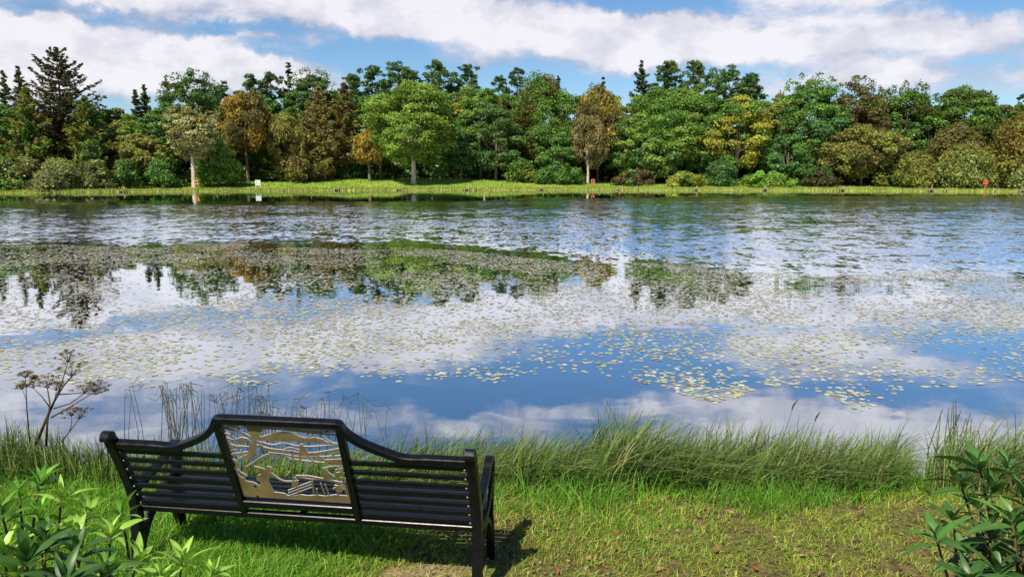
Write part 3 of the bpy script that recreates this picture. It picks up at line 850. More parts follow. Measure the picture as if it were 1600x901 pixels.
def fishing_peg(px, label, tilt):
    x, y, z = shore_pt(px, .35)
    r = empty('fishing_peg', (x, y, z - .05), label, 'peg', 'pegs along the far bank')
    m = MB(); m.tube([(0, 0, -.2), (tilt * .5, 0, .45), (tilt, 0, .82)], [.085, .08, .075], 7); m.build('post', M_WOOD, r, True)
    m = MB(); m.box((-.30, -.25, .30), (.85, .75, .07)); m.build('platform', M_WOOD, r)
    for a in (-.66, .06):
        m = MB(); m.box((a, -.56, .02), (.09, .09, .50)); m.build('platform_leg', M_WOOD, r)


for px, lb in ((627, 'wooden fishing peg on the shore left below the oak'), (733, 'wooden fishing peg on the shore right of the oak trunk'),
               (848, 'wooden fishing peg on the shore left of the red lifebuoy'), (966, 'wooden fishing peg on the shore right of the red lifebuoy'),
               (1086, 'wooden fishing peg on the shore below the low yellow-green bush'), (1193, 'wooden fishing peg on the shore below the vivid green bush'),
               (1313, 'wooden fishing peg on the shore below the brown birch'), (1450, 'wooden fishing peg on the shore below the right-hand sallows'),
               (1591, 'wooden fishing peg on the shore right of the orange lifebuoy post'), (200, 'wooden fishing peg on the shore below the left willows'),
               (532, 'wooden fishing peg on the shore right of the white sign')):
    fishing_peg(px, lb, rng.uniform(-.08, .08))

wp = at(757, 308, 80)
o = empty('mooring_post', (wp.x, 86.0 * wp.y / wp.y, -1.0), 'short wooden post standing in the open water of the lake', 'post')
o.location = (at_px(757, 86), 86, -1.0)
m = MB(); m.tube([(0, 0, 0), (0, 0, 1.0), (.04, 0, 1.62)], [.12, .11, .10], 8); m.build('post', M_WOOD, o, True)
m = MB(); m.tube([(-.1, 0, 1.40), (.18, 0, 1.43)], .05, 6); m.build('crossbar', M_WOOD, o, True)

x, y, z = shore_pt(407, 4.0)
o = empty('information_sign', (x, y, z), 'white two-panel information sign on posts at the meadow edge', 'sign')
m = MB(); m.box((0, 0, 1.05), (.92, .05, .92)); m.build('board', M_WHITE, o)
for s in (-1, 1):
    m = MB(); m.box((s * .205, -.034, 1.05), (.20 if s < 0 else .17, .012, .70)); m.build('printed_panel', M_GREY, o)
    m = MB(); m.box((s * .40, .06, .55), (.08, .07, 1.3)); m.build('post', M_WHITE, o)


def ring(name, R0, r0, mtl, parent=None, loc=(0, 0, 0), nu=28, nv=10):
    V = []; F = []
    for i in range(nu):
        a = 2 * math.pi * i / nu
        for j in range(nv):
            b = 2 * math.pi * j / nv
            q = R0 + r0 * math.cos(b)
            V.append((q * math.cos(a), r0 * .8 * math.sin(b), q * math.sin(a)))
            F.append((i * nv + j, ((i + 1) % nu) * nv + j, ((i + 1) % nu) * nv + (j + 1) % nv, i * nv + (j + 1) % nv))
    return obj(name, mesh(name, V, F, mtl if isinstance(mtl, list) else [mtl], smooth=True), parent, loc)


def lifebuoy(px, off, zc, label, mtl):
    x, y, z = shore_pt(px, off)
    o = empty('lifebuoy', (x, y, z), label, 'lifebuoy')
    ring('ring', .30, .085, mtl, o, (0, -.06, zc))
    for a in (45, 135, 225, 315):
        m = MB(); c = Vector((.30 * math.cos(R(a)), -.06, zc + .30 * math.sin(R(a))))
        t = Vector((-math.sin(R(a)), 0, math.cos(R(a)))) * .05
        m.tube([c - t, c + t], .092, 10); m.build('white_band', M_WHITE, o, True)
    m = MB(); m.box((0, .06, zc * .5 - .1), (.09, .09, zc + .5)); m.box((0, .0, zc + .22), (.4, .05, .06)); m.build('holder_post', M_RED, o)


lifebuoy(312, 6.2, 1.02, 'orange lifebuoy hung on a post before the pale maple trunk', M_ORANGE)
lifebuoy(925, 9.0, .95, 'red lifebuoy on a post under the weeping tan tree', M_RED)
x, y, z = shore_pt(1532, 2.6)
o = empty('lifebuoy_station', (x, y, z), 'orange lifebuoy station on a post by the golden-olive sallow', 'lifebuoy station')
m = MB(); m.box((0, .04, .75), (.11, .09, 1.7)); m.build('post', M_ORANGE, o)
m = MB(); m.box((0, -.07, 1.22), (.74, .10, .66)); m.build('backboard', M_ORANGE, o)
ring('ring', .27, .085, M_RED, o, (.02, -.17, 1.2))


# ------------------------------------------------------------------ lily pads
def lily_mat():
    m, t, out = mat('lily_pad')
    at_ = t.n('ShaderNodeAttribute', attribute_name='Col')
    inf = t.n('ShaderNodeTexCoord')
    nz = t.noise(inf.outputs['Object'], 30, 3, .6)
    c = t.mix(1.0, at_.outputs['Color'], t.mix(nz.outputs['Fac'], C4((.75, .75, .7)), C4((1.2, 1.2, 1.15))), 'MULTIPLY')
    principled(t, out, c, .24, 1.0)
    return m


M_LILY = lily_mat()


def pad_shape(r, rng_):
    """flat notched leaf with a slightly raised, wavy rim"""
    n = 14; a0 = .16
    ang = np.linspace(a0, 2 * math.pi - a0, n)
    rr = r * (1 + .05 * np.sin(ang * 3 + rng_.uniform(0, 6)) + rng_.normal(0, .015, n))
    z = .004 + r * .05 * rng_.uniform(0, 1) * np.sin(ang * 2 + rng_.uniform(0, 6)) ** 2
    V = np.zeros((n + 1, 3)); V[1:, 0] = np.cos(ang) * rr * 1.08; V[1:, 1] = np.sin(ang) * rr; V[1:, 2] = z
    V[0] = (r * .10, 0, .003)
    F = [(0, i, i + 1) for i in range(1, n)]
    return V, np.array(F)


def lily_field():
    N = 300000
    d = np.sqrt(rng.uniform(7.4 ** 2, 29.0 ** 2, N)); px = rng.uniform(-420, 2020, N)
    x = at_px(px, d); y = d
    # photo rows of the field's edges, by column
    row = 274 + FPX * CAMZ / y * 1.0
    pr = np.array([math.degrees(0)])
    ang = np.arctan(CAMZ / y) - PITCH; row = 450.5 + FPX * np.tan(ang)
    near = np.interp(px, [-200, 0, 150, 260, 420, 480, 640, 800, 920, 1000, 1130, 1200, 1300, 1370, 1450, 1600, 1800], [600, 600, 600, 598, 596, 592, 604, 592, 580, 590, 632, 600, 610, 640, 610, 596, 590])
    far = np.interp(px, [-200, 0, 250, 480, 700, 900, 1050, 1160, 1300, 1500, 1600, 1800], [382, 383, 383, 384, 391, 414, 412, 424, 432, 424, 436, 436])
    cl = vnoise(x, y, .8, 11) * .5 + vnoise(x, y, 2.3, 12) * .3 + vnoise(x, y, .3, 13) * .35
    edge_n = (near + (vnoise(x, y, 1.6, 14) - .5) * 26 - row); edge_f = row - far - (vnoise(x, y * .4, .5, 15) - .5) * 10
    dens = np.interp(row, [380, 400, 460, 490, 540, 600, 650], [.50, .46, .48, .58, .55, .62, .8])
    p = dens * (.20 + .80 * smooth(.40, .70, cl)) * 1.1
    open_ = np.zeros(N)
    for (cx, cy, rx, ry) in ((240, 455, 70, 34), (60, 455, 40, 26), (1500, 560, 90, 22), (1450, 545, 120, 14), (560, 600, 60, 12), (430, 590, 60, 10), (780, 450, 40, 9), (960, 425, 18, 30), (330, 415, 45, 8), (630, 405, 70, 7), (760, 425, 30, 6), (380, 428, 30, 6), (1290, 600, 40, 10), (1180, 590, 50, 10)):
        open_ = np.maximum(open_, np.exp(-(((px - cx) / rx) ** 2 + ((row - cy) / ry) ** 2) * 1.2))
    p = p * (1 - .93 * np.clip(open_ * 1.3, 0, 1))
    fringe = (row > 655)
    keep = (edge_n > 0) & (edge_f > 0) & (rng.uniform(0, 1, N) < p)
    # thin out overlaps with a coarse hash grid
    x, y, row = x[keep], y[keep], row[keep]
    cell = {}
    sel = []
    for i in range(len(x)):
        k = (int(x[i] / .06), int(y[i] / .06))
        if k in cell: continue
        cell[k] = 1; sel.append(i)
    x, y = x[sel], y[sel]
    order = np.argsort(y); x, y = x[order], y[order]
    n = len(x)
    shapes = [pad_shape(1.0, rng) for _ in range(12)]
    rad = rng.uniform(.016, .042, n) * np.interp(y, [7, 10, 16], [.98, .95, 1])
    rot = rng.uniform(0, 6.28, n)
    tx = rng.normal(0, .035, n); ty = rng.normal(0, .035, n)
    pal = colours(n, [(.36, .36, .22), (.42, .40, .30), (.30, .33, .15), (.37, .32, .22), (.17, .09, .05)], [4, 4, 3, 2, .35], .14)
    far_ = smooth(10, 15, y)[:, None] * .75
    pal = pal * (1 - far_) + far_ * np.array([.36, .32, .25]) * (1 + rng.normal(0, .2, (n, 1)))  # far pads tinted pinkish to stand for sky mirrored at a grazing angle

    def local(i):
        V, F = shapes[i % 12]
        V = V * rad[i]
        c, s = math.cos(rot[i]), math.sin(rot[i])
        X = V[:, 0] * c - V[:, 1] * s; Y = V[:, 0] * s + V[:, 1] * c
        Z = V[:, 2] * .6 + np.maximum(X * tx[i] + Y * ty[i], -.0015) + .0022 + (i % 7) * .0004
        return np.stack([X, Y, Z], 1), F
    NI = min(300, n)
    for i in range(NI):
        V, F = local(i)
        o = obj('lily_pad', mesh('lily_pad', V, F, [M_LILY], np.tile(pal[i], (len(V), 1))), loc=(x[i], y[i], 0))
        tag(o, 'pale yellow-green lily pad afloat along the near edge of the lily field', 'lily pad', 'lily pads floating nearest the bank')
    Vs, Fs, Cs = [], [], []; b = 0
    for i in range(NI, n):
        V, F = local(i); V = V + np.array([x[i], y[i], 0])
        Vs.append(V); Fs.append(F + b); b += len(V); Cs.append(np.tile(pal[i], (len(V), 1)))
    o = obj('lily_pads', mesh('lily_pads', np.concatenate(Vs), np.concatenate(Fs), [M_LILY], np.concatenate(Cs)))
    tag(o, 'thousands of pale lily pads spread over the middle of the lake', 'lily pads', 'lily pads farther out', 'stuff')
    print('PADS', n)


lily_field()


# ------------------------------------------------------------------ the bench
BX, BY, BYAW, BL, GZ = -1.172, 3.859, -.134, 1.99, .30
LEAN, TOPW, SEATW = .175, .88, .43
bench = empty('park_bench', (BX, BY, GZ), 'black cast-iron bench with a cut-out fishing scene panel in its back', 'bench', None, BYAW)


def back_v(w):                                    # reclined plane of the back
    return -LEAN * (w - SEATW) / (TOPW - SEATW)


cB, sB = math.cos(BYAW), math.sin(BYAW)
bn = Vector((0, TOPW - SEATW, LEAN)).normalized()                 # plane normal in bench axes (towards the lake, up)
bt = Vector((0, -LEAN, TOPW - SEATW)).normalized()                # up along the back


def on_back(px, py):
    """photo pixel -> (u, s) on the back plane, s measured up the recline from the seat line"""
    u = (px - 800) / FPX; v = (450.5 - py) / FPX
    d = Vector((u, math.cos(PITCH) + v * math.sin(PITCH), -math.sin(PITCH) + v * math.cos(PITCH)))
    o = Vector((0 - BX, 0 - BY, CAMZ - GZ))
    loc = lambda a: Vector((a.x * cB + a.y * sB, -a.x * sB + a.y * cB, a.z))
    o = loc(o); d = loc(d); p0 = Vector((0, 0, SEATW))
    k = (p0 - o).dot(bn) / d.dot(bn); q = o + d * k - p0
    return q.x, q.dot(bt)


def bp(u, s, off=0.0):                            # point on the back plane; off>0 towards the lake
    return Vector((u, 0, SEATW)) + bt * s + bn * off


SMAX = math.hypot(LEAN, TOPW - SEATW)


def bar_on_back(mb, pts, width, th, m=0):
    """flat bar following (u,s) points on the back plane"""
    n = len(pts)
    if not hasattr(width, '__len__'): width = [width] * n
    V = []
    for i, (u, s) in enumerate(pts):
        a = pts[max(i - 1, 0)]; b = pts[min(i + 1, n - 1)]
        du, ds = b[0] - a[0], b[1] - a[1]; L = math.hypot(du, ds) or 1
        nu, ns = -ds / L * width[i] / 2, du / L * width[i] / 2
        bev = .15
        for (k, o) in ((1, -.5 + bev), (1, .5 - bev), (.86, .5), (-.86, .5), (-1, .5 - bev), (-1, -.5 + bev), (-.86, -.5), (.86, -.5)):
            V.append(bp(u + nu * k, s + ns * k, o * th))
    F = []
    for i in range(n - 1):
        for j in range(8):
            k = (j + 1) % 8
            F.append((i * 8 + j, i * 8 + k, (i + 1) * 8 + k, (i + 1) * 8 + j))
    for o, rev in ((0, True), ((n - 1) * 8, False)):
        for q in ((0, 1, 2, 7), (7, 2, 3, 6), (6, 3, 4, 5)):
            f = tuple(o + i for i in q); F.append(f if not rev else f[::-1])
    mb.quads(V, F, m)


def arc(cx, cy, r, a0, a1, n=9):
    return [(cx + r * math.cos(R(a0 + (a1 - a0) * i / (n - 1))), cy + r * math.sin(R(a0 + (a1 - a0) * i / (n - 1)))) for i in range(n)]


def spline(P, n=6):
    """Catmull-Rom through 2D points"""
    out = []
    Q = [P[0]] + list(P) + [P[-1]]
    for i in range(1, len(Q) - 2):
        p0, p1, p2, p3 = [np.array(q, float) for q in Q[i - 1:i + 3]]
        for k in range(n):
            t = k / n
            out.append(tuple(.5 * ((2 * p1) + (-p0 + p2) * t + (2 * p0 - 5 * p1 + 4 * p2 - p3) * t * t + (-p0 + 3 * p1 - 3 * p2 + p3) * t ** 3)))
    out.append(tuple(P[-1])); return out


FF = .42                                          # front foot
for side in (-1, 1):
    u0 = side * BL / 2
    m = MB()
    # rear post with a rolled top
    post = spline([(-.035, -.03), (-.012, .16), (.0, .36), (-.012, .48), (-.06, .62), (-.125, .77), (-.172, .865)])
    roll = arc(-.190, .872, .020, 40, 215, 10)
    m.strip(post + roll, .056, [.058] * (len(post) - 3) + [.055, .05, .046] + [.040, .038, .036, .034, .032, .03, .028, .026, .024, .022], u0)
    m.tube([(u0 - .0255, -.190, .872), (u0 + .0255, -.190, .872)], .018, 20)
    # front leg sweeping up into the arm
    m.strip(spline([(FF + .02, -.03), (FF - .005, .14), (FF - .03, .32), (FF - .01, .46), (FF + .02, .57), (FF - .005, .625), (FF - .06, .615), (FF - .13, .575), (.10, .52), (.02, .50), (-.02, .53), (-.05, .60)]),
            .050, .034, u0)
    # cup strut from the arm front to the rear post at seat height
    m.strip(spline([(FF - .02, .55), (FF - .06, .46), (FF - .16, .385), (.14, .36), (.03, .37), (-.002, .40)]), .046, .036, u0)
    # arch between the legs
    m.strip(spline([(-.012, .03), (.03, .16), (.11, .28), (FF / 2, .325), (FF - .11, .28), (FF - .04, .16), (FF + .004, .03)]), .042, .034, u0)
    # feet
    m.box((u0, -.03, -.005), (.062, .09, .03)); m.box((u0, FF + .02, -.006), (.060, .09, .03))
    m.build('end_frame', M_IRON, bench)

# panel frame corners measured on the back plane
tlx, tl_s = on_back(333, 655); trx, tr_s = on_back(538, 664)
blx, bl_s = on_back(372, 780); brx, br_s = on_back(556, 792)
PS0 = .5 * (bl_s + br_s); PS1 = .5 * (tl_s + tr_s)
PU0, PU1 = .5 * (tlx + blx) + .018, .5 * (trx + brx) - .012
print('PANEL', tlx, tl_s, trx, tr_s, blx, bl_s, brx, br_s, SMAX)
m = MB()
bar_on_back(m, [(PU0, -.02), (PU0, PS1 - .018)], .040, .040)
m.build('panel_upright', M_IRON, bench)
m = MB(); bar_on_back(m, [(PU1, -.02), (PU1, PS1 - .018)], .040, .040); m.build('panel_upright', M_IRON, bench)
m = MB(); bar_on_back(m, [(PU0 + .0205, PS0 - .012), (PU1 - .0205, PS0 - .012)], .045, .036); m.build('panel_bottom_rail', M_IRON, bench)
m = MB(); bar_on_back(m, [(-BL / 2 + .029, -.048), (BL / 2 - .029, -.048)], .040, .030); m.build('lower_rail', M_IRON, bench)
# swept top rail, low over the slats and high over the panel
SR = SMAX - .055
uL = -BL / 2 + .03; uR = BL / 2 - .03
top = [(uL, SR)] + spline([(uL + .20, SR), (uL + .33, SR - .002), (PU0 - .21, SR + .028), (PU0 - .10, SR + .085), (PU0 - .03, SR + .15), (PU0, PS1 + .002)], 5) \
    + [(PU0 + .012, PS1 + .006), (PU1 - .012, PS1 + .006)] + spline([(PU1, PS1 + .002), (PU1 + .03, SR + .15), (PU1 + .11, SR + .085), (PU1 + .23, SR + .028), (uR - .32, SR - .002), (uR - .2, SR)], 5) + [(uR, SR)]
m = MB(); bar_on_back(m, top, .038, .044); m.build('top_rail', M_IRON, bench)
NS = 7
for sec, (a, b) in enumerate(((uL - .005, PU0 - .0195), (PU1 + .0195, uR + .005))):
    for i in range(NS):
        s = -.005 + (SR - .045) * i / (NS - 1) * 1.0
        m = MB(); bar_on_back(m, [(a, s), (b, s)], .032, .012); sl_ = m.build('back_slat', M_IRON, bench)
        # slat end bolts
        if sec == 0 or True:
            e = a + .012 if sec == 0 else b - .012
            mb2 = MB(); p = bp(e, s, -.010); q = bp(e, s, -.0155)
            mb2.tube([p, q], .0075, 8); mb2.build('bolt', M_BOLT, sl_, True)
for i in range(9):
    v = .015 + i * .047
    w = .435 - .018 * math.sin(i / 8 * math.pi) + (.0 if i < 8 else -.006)
    m = MB(); V = []
    m.box((0, v, w), (BL - .05, .032, .012)); m.build('seat_slat', M_IRON, bench)
# cross bearers under the seat
for u in (-.62, 0.0, .62):
    m = MB(); m.box((u, .2, .416 - .012), (.035, .40, .010)); m.build('seat_bearer', M_IRON, bench)


# cut-out panel: shapes measured on the photo, each plate piece given real size and thickness
def zp(x, y):
    return on_back(320 + x / 5.631, 640 + y / 5.631)


def stroke(P, w):
    P = [np.array(p, float) for p in P]; Lf, Rt = [], []
    n = len(P)
    for i, p in enumerate(P):
        d = P[min(i + 1, n - 1)] - P[max(i - 1, 0)]; d = d / (np.linalg.norm(d) or 1); nn = np.array([-d[1], d[0]])
        ww = (w[0] + (w[1] - w[0]) * i / (n - 1)) if hasattr(w, '__len__') else w
        Lf.append(tuple(p + nn * ww / 2)); Rt.append(tuple(p - nn * ww / 2))
    return Lf + Rt[::-1]


SH = []
poly = lambda *p: SH.append(list(p))
line = lambda w, *p: SH.append(stroke(spline(list(p), 4) if len(p) > 2 else p, w))
poly((238, 520), (262, 545), (290, 553), (318, 585), (352, 603), (372, 622), (420, 628), (455, 640), (486, 664), (492, 632), (462, 612), (455, 592), (470, 572), (497, 560), (502, 534), (468, 520), (428, 500), (436, 488), (500, 506),
     (533, 516), (545, 496), (562, 490), (582, 498), (600, 520), (582, 532), (588, 556), (566, 600), (572, 640), (596, 684), (612, 716), (660, 722), (705, 728), (742, 752), (800, 746), (850, 738), (905, 748), (990, 742), (1060, 752), (1150, 740), (1266, 752), (1282, 815), (272, 748))
line((17, 9), (362, 502), (440, 455), (520, 402), (600, 384), (680, 388), (765, 432))
line(5, (765, 430), (768, 500), (772, 560), (786, 612))
line((16, 8), (575, 545), (640, 595), (700, 622), (768, 624))
poly((764, 618), (826, 616), (820, 668), (770, 670)); line(6, (772, 622), (790, 590), (815, 620))
for dy in (0, 24, 50): line(9, (735, 706 + dy * .95), (830, 668 + dy), (945, 626 + dy))
line(12, (948, 620), (960, 730)); line(10, (1020, 640), (1060, 745)); line(9, (1060, 650), (1095, 745)); line(9, (985, 690), (990, 745)); line(8, (820, 700), (826, 748))
line((10, 18), (800, 575), (900, 578), (1000, 596), (1130, 622), (1215, 640)); line(9, (820, 580), (940, 605), (1060, 600))
poly((1042, 512), (1070, 514), (1092, 545), (1145, 582), (1128, 604), (1062, 604), (1036, 584), (1050, 552)); line(7, (1036, 512), (1120, 492), (1225, 490))
for a in ((1150, 525, 1240, 520), (1155, 550, 1245, 560), (1170, 500, 1240, 640), (1225, 500, 1180, 600), (1180, 590, 1255, 620), (1130, 690, 1230, 660), (1140, 660, 1240, 700), (1180, 640, 1170, 740), (1215, 650, 1250, 740)):
    line(11, (a[0], a[1]), ((a[0] + a[2]) / 2 + 6, (a[1] + a[3]) / 2 - 8), (a[2], a[3]))
poly((1150, 690), (1190, 665), (1225, 690), (1200, 722), (1160, 715))
poly((486, 236), (540, 218), (600, 200), (700, 188), (780, 205), (850, 230), (900, 250), (960, 236), (1030, 250), (1080, 276), (1196, 292), (1196, 304), (1050, 288), (900, 278), (700, 270), (476, 258))
line(13, (500, 155), (660, 165), (850, 186), (1172, 216)); line(12, (700, 158), (880, 176), (1168, 190)); poly((930, 172), (1020, 178), (1040, 196), (960, 200))
line(7, (890, 246), (950, 205), (1020, 175)); line(7, (1020, 200), (1070, 250), (1120, 284)); line(6, (955, 200), (975, 240))
line(9, (470, 276), (600, 304), (700, 288), (800, 312), (960, 318), (1195, 296)); line(20, (450, 306), (560, 340), (700, 358), (850, 376), (960, 380), (1196, 340))
line(9, (560, 372), (700, 386), (800, 404), (1000, 408), (1204, 400)); line(12, (780, 430), (900, 448), (1060, 462), (1214, 474)); line(9, (700, 340), (760, 330), (840, 350))
for a in ((832, 370, 842, 462), (1000, 392, 1008, 440), (1125, 362, 1132, 412), (1020, 405, 1085, 470), (770, 350, 775, 430), (905, 400, 960, 450)): line(13, (a[0], a[1]), (a[2], a[3]))
poly((832, 300), (862, 296), (902, 358), (908, 396), (838, 394)); poly((1056, 432), (1208, 426), (1214, 468), (1076, 466)); poly((905, 372), (1010, 366), (1000, 398), (910, 398))
# tree and leaves at the left
poly((352, 136), (420, 138), (506, 148), (512, 180), (476, 214), (500, 240), (452, 262), (446, 300), (456, 344), (436, 402), (378, 404), (388, 330), (428, 272), (412, 240), (386, 188))
line((20, 14), (150, 140), (260, 178), (340, 200), (450, 268)); poly((272, 252), (328, 234), (382, 248), (404, 270), (332, 292), (286, 284))
line(15, (204, 392), (300, 378), (400, 366)); poly((288, 424), (356, 394), (446, 356), (408, 412), (350, 434)); line(14, (190, 334), (290, 318), (390, 324)); line(14, (180, 240), (250, 262), (290, 262))
line(12, (170, 200), (230, 220), (262, 250)); line(14, (165, 150), (240, 140), (308, 158)); line(14, (200, 262), (236, 330), (250, 350)); line((14, 26), (212, 420), (270, 446), (288, 492)); line(18, (232, 470), (262, 520), (300, 540), (372, 580))
for a in ((470, 170, 440, 220), (500, 200, 460, 232), (440, 260, 520, 330), (450, 270, 560, 300), (230, 300, 300, 330), (250, 180, 230, 240), (300, 170, 350, 150), (220, 360, 280, 350), (320, 350, 340, 400), (260, 380, 300, 410), (310, 540, 350, 600), (280, 500, 330, 560)):
    line(10, (a[0], a[1]), ((a[0] + a[2]) / 2 - 5, (a[1] + a[3]) / 2 - 6), (a[2], a[3]))
# plate rim
line(8, (128, 124), (1172, 176)); line(15, (1178, 176), (1284, 812)); line(15, (130, 124), (270, 746))


def panel():
    bmv, bmf, bmm = [], [], []
    for k, P in enumerate(SH):
        cu = bpy.data.curves.new('tmp', 'CURVE'); cu.dimensions = '2D'; cu.fill_mode = 'BOTH'
        th = .0055 + (k % 9) * .00014; cu.extrude = th / 2
        sp = cu.splines.new('POLY'); Q = [zp(*p) for p in P]; sp.points.add(len(Q) - 1)
        for i, (a, b) in enumerate(Q): sp.points[i].co = (a, b, 0, 1)
        sp.use_cyclic_u = True
        ob = bpy.data.objects.new('tmp', cu)
        me = bpy.data.meshes.new_from_object(ob)
        base = len(bmv)
        for v in me.vertices: bmv.append(tuple(bp(v.co.x, v.co.y, v.co.z - .002)))
        for p in me.polygons:
            bmf.append(tuple(i + base for i in p.vertices)); bmm.append(0 if abs(p.normal.z) > .5 else 1)
        bpy.data.objects.remove(ob); bpy.data.meshes.remove(me); bpy.data.curves.remove(cu)
    me = bpy.data.meshes.new('cutout_panel'); me.from_pydata(bmv, [], bmf)
    me.materials.append(M_PLATE); me.materials.append(M_EDGE); me.polygons.foreach_set('material_index', bmm); me.update()
    o = obj('cutout_panel', me, bench); o['label'] = 'bronze-brown plate cut into anglers, a tree, hills and water'
    for (x, y) in ((272, 652), (296, 738), (468, 750), (1075, 182), (445, 660)):
        a, b = zp(x, y); mb = MB(); mb.tube([bp(a, b, -.0054), bp(a, b, -.009)], .006, 8); mb.build('rivet', M_IRON, o, True)


panel()


# ------------------------------------------------------------------ near bank: lawn, sedge, reeds
def lush(x, y):
    l = .80 * smooth(.1, -1.5, x) + .8 * smooth(4.45, 5.15, y - .05 * x) + .5 * (vnoise(x, y, .9, 21) - .5) + .35 * (vnoise(x, y, 3.0, 22) - .5)
    l = l + .55 * np.exp(-(((x + 2.4) / 1.0) ** 2 + ((y - 4.6) / .8) ** 2)) + .25 * np.exp(-(((x - .3) / .9) ** 2 + ((y - 4.5) / .4) ** 2)) + .35 * np.exp(-(((x + .5) / .7) ** 2 + ((y - 3.35) / .22) ** 2))
    return np.clip(l, 0, 1)


def bare(x, y):
    b = np.zeros_like(x)
    for (px, py, rx, ry) in ((-.50, 3.98, .30, .10), (-1.35, 4.12, .24, .10), (.95, 3.55, .32, .13), (1.75, 3.75, .32, .13)):
        b = np.maximum(b, np.exp(-(((x - px) / rx) ** 2 + ((y - py) / ry) ** 2) * 1.2))
    return b


def lawn():
    n = 270000
    y = np.sqrt(rng.uniform(2.3 ** 2, 5.75 ** 2, n)); x = rng.uniform(-1, 1, n) * (1.05 * y + .5)
    l = lush(x, y); tuft = vnoise(x, y, 9, 31) * .6 + vnoise(x, y, 22, 32) * .4
    p = np.clip(.50 + .7 * l, 0, 1) * smooth(.30, .52, tuft + .25 * l) * (1 - .7 * bare(x, y)) * (1 - .75 * (1 - l) * smooth(.50, .30, vnoise(x, y, 3.4, 33) * .6 + vnoise(x, y, 8.5, 34) * .4))
    keep = (rng.uniform(0, 1, n) < p) & (y < shore_near(x) - .12)
    x, y, l, tuft = x[keep], y[keep], l[keep], tuft[keep]; n = len(x)
    P = np.stack([x, y, height(x, y) - .004], 1)
    L = (.040 + .090 * l ** 1.3) * rng.uniform(.55, 1.35, n) * (.7 + .6 * tuft)
    lean = rng.normal(0, .55, (n, 2)) + np.array([.25, -.05])
    cg = colours(n, [(.13, .32, .022), (.18, .38, .035), (.08, .21, .014), (.25, .36, .05)], [4, 3, 3, 2], .18)
    cd = colours(n, [(.34, .38, .06), (.27, .35, .04), (.42, .37, .13), (.16, .10, .045), (.13, .25, .025)], [4, 4, 2, 1.2, 3], .2)
    k = (rng.uniform(0, 1, n) < np.clip(l * 1.35 - .12, 0, 1))[:, None]
    c = np.where(k, cg, cd)
    V, F, Cc = blades(P, L, lean, rng.uniform(.0035, .0075, n), c, 3, .9)
    o = obj('lawn_grass', mesh('lawn_grass', V, F, [M_GRASS], Cc)); tag(o, 'bright green grass of the near bank around the bench', 'grass', kind='stuff')
    # low clover-like ground leaves on the worn turf
    n = 15000
    y = np.sqrt(rng.uniform(2.6 ** 2, 5.1 ** 2, n)); x = rng.uniform(-1, 1, n) * (.78 * y + .3)
    keep = (rng.uniform(0, 1, n) < smooth(.42, .6, vnoise(x, y, 5, 41)) * (1 - .8 * bare(x, y)) * (1.0 - .6 * lush(x, y)))
    x, y = x[keep], y[keep]; n = len(x)
    P = np.stack([x, y, height(x, y) + rng.uniform(.004, .03, n)], 1)
    N = rng.normal(size=(n, 3)) * .45; N[:, 2] += 1; N /= np.linalg.norm(N, axis=1, keepdims=True)
    V, F = leafquads(P, N, rng.uniform(.009, .022, n), 1.3)
    Cc = np.repeat(colours(n, [(.13, .18, .03), (.09, .15, .02), (.22, .22, .06), (.17, .10, .05)], [4, 3, 3, 1.4]), 4, 0)
    o = obj('ground_cover', mesh('ground_cover', V, F, [M_GRASS], Cc)); tag(o, 'small low weeds and moss in the worn turf right of the bench', 'ground cover', kind='stuff')


lawn()


